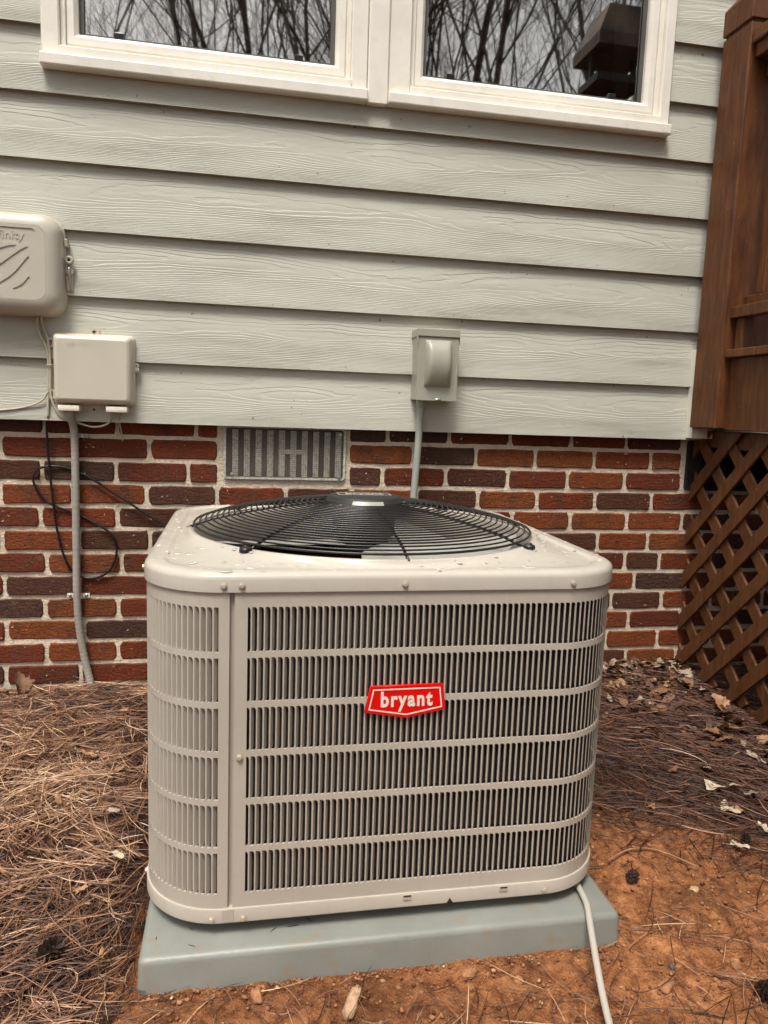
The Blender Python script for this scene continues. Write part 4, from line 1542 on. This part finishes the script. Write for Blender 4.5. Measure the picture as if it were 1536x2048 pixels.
s1['kind'] = 'stuff'; s1['label'] = 'thick bed of tan pine straw left of the air conditioner'; s1['category'] = 'pine straw'
# right bank
def dens_r(X, Y):
    q = .55 * X + .8 * Y + .22 * vnoise(X * 6, Y * 6, 14, 8)
    return np.clip((q - .08) / .40, 0, 1) ** 1.3 * .95 + .012
X, Y = straw_field(11000, (1.32, 2.9, -1.5, -.004), dens_r, 0)
n = len(X)
heads = -.35 + 2.0 * vnoise(X * 3 + 11, Y * 3 + 31, 19, 44) + RNG.normal(0, .7, n)
rndh = RNG.random(n) < .3
heads[rndh] = RNG.uniform(0, PI, rndh.sum())
lens = RNG.uniform(.04, .15, n)
layer = RNG.random(n)
dn = dens_r(X, Y)
Z = gbase(X, Y) + .006 + layer * .016 * np.clip(dn * 2, 0.15, 1) + .010 * vnoise(X * 20, Y * 20, 3, 2) * np.clip(dn * 2, 0, 1)
tone = np.clip(.10 + .55 * layer ** 1.5 + RNG.normal(0, .17, n), 0, 1)  # tone falls with depth, painting the shade between needles
ok = place(X, Y, heads, lens)
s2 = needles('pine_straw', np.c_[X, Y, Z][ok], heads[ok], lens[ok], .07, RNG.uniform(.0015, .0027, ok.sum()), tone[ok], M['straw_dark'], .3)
s2['kind'] = 'stuff'; s2['label'] = 'pine straw with deck shade in its colour between the air conditioner and the lattice'; s2['category'] = 'pine straw'
# behind the unit and stray needles on the clay
X = np.r_[RNG.uniform(.5, 1.4, 2600), RNG.uniform(.40, 2.1, 1300)]
Y = np.r_[RNG.uniform(-.24, -.004, 2600), RNG.uniform(-1.62, -1.10, 1300)]
n = len(X)
heads = RNG.uniform(0, PI, n); lens = RNG.uniform(.03, .12, n)
Z = gbase(X, Y) + .0085 + RNG.random(n) * .006
ok = place(X, Y, heads, lens)
s3 = needles('pine_straw', np.c_[X, Y, Z][ok], heads[ok], lens[ok], .05, RNG.uniform(.0012, .0018, ok.sum()), np.clip(RNG.normal(.55, .22, n), 0, 1)[ok], M['straw'], .3)
s3['kind'] = 'stuff'; s3['label'] = 'stray pine needles scattered on the bare red clay'; s3['category'] = 'pine straw'
# needles on the pad
X = RNG.uniform(.54, .80, 10); Y = RNG.uniform(-1.14, -1.06, 10)
s4 = needles('pine_needle_bits', np.c_[X, Y, np.full(10, .0008)], RNG.uniform(0, PI, 10), RNG.uniform(.006, .022, 10), 0, RNG.uniform(.001, .0014, 10), RNG.uniform(0, .2, 10), M['straw_dark'], .1)
s4['kind'] = 'stuff'; s4['label'] = 'tiny dark needle bits lying on the pad'; s4['category'] = 'debris'

# ================================================================== STONES AND GRIT
def stone_np(n, X, Y, R, flat, tone, name, mat, sink=.3):
    """low-poly irregular stones joined"""
    bm = bmesh.new(); bmesh.ops.create_icosphere(bm, subdivisions=1, radius=1)
    bv = np.array([v.co[:] for v in bm.verts]); bfc = np.array([[v.index for v in f.verts] for f in bm.faces]); bm.free()
    jit = 1 + RNG.normal(0, .17, (n, len(bv)))
    a = RNG.uniform(0, 2 * PI, n)
    sx = R * RNG.uniform(.8, 1.4, n); sy = R * RNG.uniform(.7, 1.1, n); sz = R * flat
    Vx = bv[None, :, 0] * jit * sx[:, None]; Vy = bv[None, :, 1] * jit * sy[:, None]; Vz = bv[None, :, 2] * jit * sz[:, None]
    x = X[:, None] + Vx * np.cos(a)[:, None] - Vy * np.sin(a)[:, None]
    y = Y[:, None] + Vx * np.sin(a)[:, None] + Vy * np.cos(a)[:, None]
    z = gbase(X, Y)[:, None] + Vz + sz[:, None] * (1 - 2 * sink) + .002
    V = np.stack([x, y, z], -1).reshape(-1, 3)
    F = (bfc[None] + (np.arange(n) * len(bv))[:, None, None]).reshape(-1, 3)
    return np_mesh(name, V, F, mat, None, False, np.repeat(tone, len(bv)))
M['grit'] = mat_needle('clay_grit', [(0, (.10, .035, .014)), (.35, (.26, .10, .042)), (.7, (.40, .19, .09)), (.9, (.54, .34, .19)), (1, (.72, .58, .42))], .8)
n = 15000
X = RNG.uniform(.40, 2.15, n); Y = RNG.uniform(-1.65, -.45, n)
kp = pad_clear(X, Y, -.006) & ((X > 1.38) | (Y < -1.175)) & (RNG.random(n) < np.clip(1.2 - dens_r(X, Y) * 2.2, 0, 1)) & ((X > .5) | (RNG.random(n) < .2))
X, Y = np.r_[X[kp], RNG.uniform(.51, 1.37, 900), PX1 + .004 + np.abs(RNG.normal(0, .012, 350))], np.r_[Y[kp], PY0 - .004 - np.abs(RNG.normal(0, .010, 900)), RNG.uniform(-1.17, -.6, 350)]
R = .0010 + .0040 * RNG.random(len(X)) ** 4.5
R[-1250:] *= .75
gr_ = stone_np(len(X), X, Y, R, .75, np.clip(RNG.normal(.42, .19, len(X)), 0, 1), 'clay_grit', M['grit'])
gr_['kind'] = 'stuff'; gr_['label'] = 'loose red clay crumbs and grit around the pad'; gr_['category'] = 'grit'

def rock_mat(name, col):
    m = N(name); P = m.pos()
    a = m.noise(P, 60, 5, .65); b = m.noise(P, 240, 3)
    c = m.ramp(a, [(.3, tuple(q * .55 for q in col)), (.55, col), (.75, tuple(min(1, q * 1.3) for q in col))])
    return m.fin(c, .85, 0, .2, m.bump(m.math('ADD', a, m.math('MULTIPLY', b, .4)), .003))
def rock(x, y, a, b, h, rot, mat, label, seed):
    bm = bmesh.new(); bmesh.ops.create_icosphere(bm, subdivisions=3, radius=1)
    rg = random.Random(seed)
    ph = [rg.uniform(0, 6) for _ in range(6)]
    for v in bm.verts:
        p = v.co
        k = 1 + .10 * math.sin(3 * p.x + ph[0]) + .09 * math.sin(4 * p.y + ph[1]) + .07 * math.sin(5 * p.z + 3 * p.x + ph[2]) + .05 * math.sin(9 * p.x + 7 * p.y + ph[3])
        p.x = math.copysign(abs(p.x) ** .8, p.x); p.y = math.copysign(abs(p.y) ** .85, p.y)
        v.co = Vector((p.x * a * k, p.y * b * k, p.z * h * (1 if p.z > 0 else .6) * (1 + .1 * math.sin(6 * p.x + ph[4]))))
    o = frombm('stone', bm, mat, None, True)
    o.location = (x, y, float(gbase(x, y)) + h * .35)
    o.rotation_euler = (rg.uniform(-.1, .1), rg.uniform(-.1, .1), rot)
    tag(o, label, 'stone')
RK1 = rock_mat('pale_sandstone', (.56, .36, .22)); RK2 = rock_mat('clay_stone', (.40, .19, .09)); RK3 = rock_mat('dark_stone', (.12, .10, .09))
rock(.858, -1.228, .012, .030, .011, -.42, RK1, 'long pale stone lying on the clay in front of the pad', 1)
rock(.708, -1.193, .009, .015, .009, .2, RK2, 'brown stone close to the left front of the pad', 2)
rock(1.062, -1.196, .016, .011, .009, .3, RK2, 'flat pinkish stone by the middle of the pad front', 3)
rock(1.145, -1.215, .010, .008, .007, .9, RK2, 'rounded clay lump right of the flat pinkish stone', 4)
rock(1.395, -1.255, .016, .011, .008, .5, RK2, 'broad clay lump right of the drain tube', 5)
rock(1.54, -1.235, .012, .010, .009, 1.2, RK2, 'orange clay lump near the right bottom corner', 6)
rock(1.575, -1.055, .011, .008, .006, .2, RK1, 'pale flat pebble on the clay right of the pad', 7)
rock(1.43, -1.215, .006, .005, .005, 0, RK3, 'small dark pebble on the clay below the pad corner', 8)

# ================================================================== LEAVES, CONES, STICK
def leaf_mat(name, col):
    m = N(name); O = m.coord('Object')
    a = m.noise(O, 45, 4, .6)
    c = m.ramp(a, [(.3, tuple(q * .55 for q in col)), (.6, col), (.8, tuple(min(1, q * 1.2) for q in col))])
    return m.fin(c, .6, 0, .3, m.bump(m.noise(O, 120, 3), .0015))
LM = {'tan': leaf_mat('tan_leaf', (.40, .22, .11)), 'pale': leaf_mat('pale_leaf', (.58, .48, .33)), 'brown': leaf_mat('brown_leaf', (.22, .11, .058)),
      'grey': leaf_mat('grey_leaf', (.36, .29, .21)), 'dark': leaf_mat('dark_leaf', (.10, .05, .03))}
def leaf_outline(kind, n=40):
    out = []
    for i in range(n):
        a = 2 * PI * i / n
        if kind == 'maple':
            r = .62 + .30 * max(0, math.cos(2.5 * (a - PI / 2))) ** .8 * (1 if math.sin(a) > -.5 else .3) + .07 * math.cos(13 * a)
        elif kind == 'star':
            r = .40 + .60 * max(0, math.cos(2.5 * (a - PI / 2))) ** 1.2
        elif kind == 'oak':
            r = (.50 + .5 * abs(math.sin(a)) ** 1.4) * (1 + .16 * math.cos(9 * a)); 
            out.append((r * math.cos(a) * .62, r * math.sin(a))); continue
        else:
            r = 1
            out.append((.45 * math.cos(a) * (1 - .25 * math.sin(a)), math.sin(a))); continue
        out.append((r * math.cos(a), r * math.sin(a)))
    return out
def leaf(x, y, size, kind, mat, rot, tilt, curl, label, seed, zoff=.012, ob=None):
    rg = random.Random(seed)
    out = leaf_outline(kind)
    n = len(out)
    c1, c2, c3 = curl, rg.uniform(-.35, .35), rg.uniform(0, 6)
    def lift(px, py):
        return c1 * (px * px) + .5 * c2 * py * py + .10 * math.sin(4 * px + c3) * py + .06 * math.sin(7 * py + c3)
    V = [(0, 0, lift(0, 0))]
    F = []
    for q in (.35, .7, 1.0):
        for (px, py) in out:
            V.append((px * q, py * q, lift(px * q, py * q) + (.03 * rg.uniform(-1, 1) if q == 1 else 0)))
    F += [(0, 1 + k, 1 + (k + 1) % n) for k in range(n)]
    for r in range(2):
        for k in range(n):
            l = (k + 1) % n
            F.append((1 + r * n + k, 1 + (r + 1) * n + k, 1 + (r + 1) * n + l, 1 + r * n + l))
    # stalk
    b = len(V)
    for k, t in enumerate(np.linspace(-.45, -1.6, 5)):
        V += [(.02, t, .02 + lift(0, t) * .3), (-.02, t, .02 + lift(0, t) * .3), (0, t, .055 + lift(0, t) * .3)]
    for k in range(4):
        for j in range(3):
            l = (j + 1) % 3
            F.append((b + k * 3 + j, b + k * 3 + l, b + k * 3 + 3 + l, b + k * 3 + 3 + j))
    V = [(a * size, b_ * size, c * size) for a, b_, c in V]
    if ob is not None:
        R_ = Euler((tilt, rg.uniform(-.5, .5), rot)).to_matrix()
        z0 = float(gbase(x, y)) + zoff
        ob.add([R_ @ Vector(v) + Vector((x, y, z0)) for v in V], F)
        return
    o = pydata('dead_leaf', V, F, mat, None, True)
    o.location = (x, y, float(gbase(x, y)) + zoff + abs(math.sin(tilt)) * size * .5)
    o.rotation_euler = (tilt, rg.uniform(-.15, .15), rot)
    tag(o, label, 'leaf', 'dead leaves on the ground')
leaf(2.118, -.345, .040, 'maple', LM['tan'], .3, .75, .5, 'tan lobed leaf leaning against the bottom of the lattice', 1, .018)
leaf(2.105, -.445, .034, 'star', LM['tan'], 2.8, .45, .6, 'pinkish star-shaped leaf standing in front of the lattice', 2, .02)
leaf(2.0, -.49, .036, 'maple', LM['brown'], 1.2, .35, .9, 'curled reddish brown leaf in the straw below the lattice', 3)
leaf(2.04, -.62, .032, 'oak', LM['grey'], .5, .3, .5, 'grey-beige crumpled leaf at the right edge', 4)
leaf(1.84, -.725, .038, 'maple', LM['pale'], 2.2, .2, .5, 'large cream leaf with ragged lobes amid dark straw', 5)
leaf(1.815, -.815, .036, 'star', LM['pale'], 3.5, .3, .8, 'cream star leaf folded up below the large cream leaf', 6)
leaf(1.84, -.615, .020, 'oval', LM['grey'], 1.0, .3, .4, 'small grey leaf in the middle of the dark straw', 7)
leaf(1.85, -.905, .024, 'oak', LM['pale'], .2, .3, .6, 'cream scrap of leaf near the right edge low down', 8)
leaf(.055, -.055, .042, 'maple', LM['brown'], .8, .95, 1.3, 'large curled brown leaf against the bricks at far left', 9, .03)
leaf(.012, -.075, .034, 'oak', LM['tan'], 2.4, .4, 1.2, 'tan curled leaf lying left of the large brown leaf', 10, .026)
leaf(1.745, -.955, .022, 'star', LM['pale'], 4.0, .2, .7, 'small white-edged leaf beside the right pine cone', 11)
leaf(.318, -.480, .022, 'oak', LM['tan'], 1.4, .25, .4, 'small tan leaf half sunk in the pine straw', 12, .042)
leaf(2.10, -.19, .030, 'maple', LM['brown'], .5, .5, 1.0, 'crumpled brown leaf in the corner of wall and lattice', 13, .02)
leaf(2.135, -.24, .030, 'oak', LM['grey'], 2.0, .5, 1.0, 'crumpled grey-brown leaf under the first lattice slats', 14, .02)
leaf(1.63, -.795, .020, 'oak', LM['tan'], 2.6, .2, .5, 'small orange-tan leaf at the edge of the clay', 15)
leaf(1.93, -.47, .026, 'oval', LM['brown'], .4, .2, .5, 'narrow brown leaf between straw and lattice', 16)
leaf(.445, -.86, .016, 'oval', LM['pale'], .9, .2, .3, 'tiny pale leaf on the straw left of the pad', 17, .04)
leaf(2.13, -.53, .028, 'maple', LM['tan'], 5.0, .4, .9, 'tan curled leaf below the star-shaped leaf', 18, .016)
# litter of leaf scraps, uncountable
lit = {k: Multi() for k in ('brown', 'tan', 'grey', 'dark')}
rl = random.Random(21)
for i in range(430):
    k = rl.random()
    if k < .55:
        x = rl.uniform(1.38, 2.16); y = -.02 - abs(rl.gauss(0, .10))
    else:
        x = rl.uniform(1.75, 2.15); y = rl.uniform(-.85, -.05)
        if rl.random() > (x - 1.6) * 2: continue
    leaf(x, y, rl.uniform(.008, .022) if x < 1.85 else rl.uniform(.011, .032), rl.choice(['oak', 'maple', 'oval', 'star']), None, rl.uniform(0, 6.28), rl.uniform(-.6, .6), rl.uniform(-.6, 1.2), None, 1000 + i, rl.uniform(.008, .03), lit[rl.choice(['brown', 'brown', 'tan', 'grey', 'dark', 'dark'])])
for i in range(45):
    x = rl.uniform(-.2, .48); y = rl.uniform(-1.3, -.03)
    leaf(x, y, rl.uniform(.006, .014), rl.choice(['oak', 'oval']), None, rl.uniform(0, 6.28), rl.uniform(-.4, .4), rl.uniform(-.3, .8), None, 2000 + i, rl.uniform(.03, .045), lit[rl.choice(['brown', 'tan', 'tan', 'grey'])])
for k, mu in lit.items():
    o = mu.build('leaf_litter', LM[k], None, True)
    o['kind'] = 'stuff'; o['label'] = 'scraps of %s leaf litter on the ground' % k; o['category'] = 'leaf litter'

def cone(x, y, r, label, tilt, seed, zoff):
    mu = Multi()
    rg = random.Random(seed)
    for i in range(62):
        t = i / 61
        a = i * 2.39996
        zz = -1.1 + 2.2 * t
        rad_ = math.sqrt(max(.05, 1 - (zz / 1.25) ** 2)) * (.92 if zz < 0 else .82)
        c, s = math.cos(a), math.sin(a)
        up_ = .15 + .45 * t
        w = .30
        p0 = Vector((c * rad_ * .25, s * rad_ * .25, zz - .1)); p1 = Vector((c * rad_, s * rad_, zz + up_ * .5))
        tn = Vector((-s, c, 0))
        tip = p1 + Vector((c * .14, s * .14, .10))
        th = Vector((0, 0, .09))
        V = [p0 - tn * .1, p0 + tn * .1, p1 + tn * w * .6, p1 - tn * w * .6, tip, p0 - tn * .1 - th, p0 + tn * .1 - th, p1 + tn * w * .6 - th, p1 - tn * w * .6 - th]
        mu.add(V, [(0, 1, 2, 3), (3, 2, 4), (5, 8, 7, 6), (8, 4, 7), (2, 7, 4), (3, 4, 8), (0, 3, 8, 5), (1, 6, 7, 2)])
    core = Multi(); Vc, Fc = lathe([(.0001, -1.1), (.35, -.8), (.45, 0), (.3, .8), (.0001, 1.05)], 10)
    mu.add(Vc, Fc)
    mu.v = [(a * r, b * r, c * r) for a, b, c in mu.v]
    o = mu.build('pine_cone', M['cone'])
    o.location = (x, y, float(gbase(x, y)) + zoff + r * .7)
    o.rotation_euler = tilt
    tag(o, label, 'pine cone')
cone(.372, -1.085, .021, 'dark pine cone nested in the straw at the lower left', (.6, .3, .4), 1, .012)
cone(1.470, -1.000, .014, 'small dark pine cone on the clay right of the pad', (.2, 1.2, .9), 2, -.004)
cone(1.548, -1.318, .024, 'large dark pine cone at the lower right edge', (1.2, .4, .2), 3, -.004)
cone(1.775, -.94, .012, 'tiny spiky pine cone in the litter at the right edge', (.4, .6, 2), 4, .004)
stk = tube('stick', [(1.86, -.07, .034), (1.895, -.085, .042), (1.915, -.118, .034), (1.94, -.165, .026), (1.965, -.175, .024)], [.0035] * 9 + [.0028] * 8, LM['pale'], None, 7, sub=4)
tag(stk, 'pale bent stick lying by the wall right of the air conditioner', 'stick')
tw = tube('twig', [(1.44, -.955, -.034), (1.50, -.93, -.03), (1.56, -.94, -.03), (1.62, -1.0, -.036)], .0018, LM['tan'], None, 5, sub=3)
tag(tw, 'thin curved tan twig on the clay above the small pine cone', 'twig')

# ================================================================== WHAT THE PANES MIRROR: bare trees and a hanging feeder in the yard
def tree_mesh(seed, H, r0_, lean, fork=.28):
    rg = random.Random(seed)
    V, F = [], []
    def seg(P, R, n):
        a, b = tube_data(P, R, n, False, False)
        o = len(V); V.extend(a); F.extend([tuple(i + o for i in f) for f in b])
    def grow(p, d, length, r, lvl):
        npt = 6 if lvl < 2 else 4
        P = [p.copy()]; R = [r]
        q = p.copy(); dd = d.copy()
        for i in range(npt):
            dd = (dd + Vector((rg.gauss(0, .10 + .06 * lvl), rg.gauss(0, .10 + .06 * lvl), rg.gauss(.03 + .03 * lvl, .05)))).normalized()
            q = q + dd * (length / npt)
            P.append(q.copy()); R.append(r * (1 - .62 * (i + 1) / npt))
        seg([tuple(x) for x in P], R, 7 if lvl == 0 else (5 if lvl == 1 else 3))
        if lvl >= 4: return
        kids = (12, 7, 5, 5)[lvl]
        for k in range(kids):
            t = rg.uniform(fork if lvl == 0 else .25, 1.0)
            i = min(npt - 1, int(t * npt)); f = t * npt - i
            pp = P[i].lerp(P[i + 1], min(1, f))
            ax = Vector((rg.gauss(0, 1), rg.gauss(0, 1), rg.gauss(0, .6))).normalized()
            base_d = (P[i + 1] - P[i]).normalized()
            nd = (base_d * rg.uniform(.7, 1.1) + ax * rg.uniform(.35, .75)).normalized()
            if nd.z < -.1: nd.z *= -.3
            rr = R[i] * rg.uniform(.28, .46)
            grow(pp, nd, length * rg.uniform(.38, .62), max(rr, .0028), lvl + 1)
    grow(Vector((0, 0, -.2)), Vector((lean, 0, 1)).normalized(), H, r0_, 0)
    return V, F
TM = []
for sd_, H, r_, ln in ((3, 11, .095, .05), (8, 10, .07, -.10), (15, 12, .085, .14)):
    V, F = tree_mesh(sd_, H, r_, ln)
    me = bpy.data.meshes.new('tree'); me.from_pydata([tuple(v) for v in V], [], F); me.update()
    me.polygons.foreach_set('use_smooth', [True] * len(me.polygons))
    me.materials.append(M['bark'])
    TM.append(me)
tpos = [(3.0, -12.5, 2, 2.0, 1.1), (2.2, -17, 1, 3.3, 1.3), (6.0, -10.8, 1, 3.0, 1.0), (-.2, -12.2, 0, 4.2, 1.05), (1.2, -8.5, 0, .3, 1.0), (4.3, -9.2, 1, 1.2, 1.0), (5.2, -9.6, 2, 4.0, .95), (-1.4, -10.5, 1, .7, 1.1), (6.9, -12, 0, 5.0, 1.1),
        (.4, -15, 2, 5.5, 1.25), (5.4, -16, 0, 1.0, 1.3), (8.6, -17, 2, .2, 1.3), (-2.6, -16, 0, 2.4, 1.2), (7.2, -20, 1, 2.2, 1.5), (3.8, -21, 0, 4.4, 1.5), (10.5, -21, 1, 5.2, 1.5), (.8, -21, 1, .9, 1.45), (-4.0, -19, 2, 1.1, 1.3)]
words = ['mirrored in the left pane', 'mirrored in the right pane']
for i, (x, y, k, rz, sc) in enumerate(tpos):
    o = bpy.data.objects.new('bare_tree', TM[k]); C.objects.link(o)
    o.location = (x, y, -.065); o.rotation_euler = (0, 0, rz); o.scale = (sc, sc, sc)
    tag(o, 'leafless winter tree mirrored in the window panes', 'tree', 'bare trees mirrored in the window panes')
fd = empty('bird_feeder', (2.63, -1.75, 2.7), 'dark hip-roofed bird feeder mirrored in the right window pane', 'bird feeder')
V, F = loft([[(2.63 + a * .16, -1.75 + b * .16, z) for a, b in ((-1, -1), (1, -1), (1, 1), (-1, 1))] for a_, z in ((1, 2.80),)] +
            [[(2.63 + a * .16, -1.75 + b * .16, 2.86) for a, b in ((-1, -1), (1, -1), (1, 1), (-1, 1))], [(2.63 + a * .09, -1.75 + b * .11, 3.02) for a, b in ((-1, -1), (1, -1), (1, 1), (-1, 1))]], True, True)
o = pydata('roof', V, F, M['bark'], fd); o.matrix_parent_inverse = Matrix.Translation(-Vector(fd.location))
for a in (-1, 1):
    o = box('upright', 2.63 + a * .12 - .012, 2.63 + a * .12 + .012, -1.762, -1.738, 2.68, 2.80, M['void'], fd); o.matrix_parent_inverse = Matrix.Translation(-Vector(fd.location))
o = box('tray', 2.49, 2.77, -1.87, -1.63, 2.64, 2.68, M['void'], fd); o.matrix_parent_inverse = Matrix.Translation(-Vector(fd.location))
o = tube('pole', [(2.63, -1.75, -.1), (2.63, -1.75, 2.66)], .018, M['void'], fd, 8); o.matrix_parent_inverse = Matrix.Translation(-Vector(fd.location))
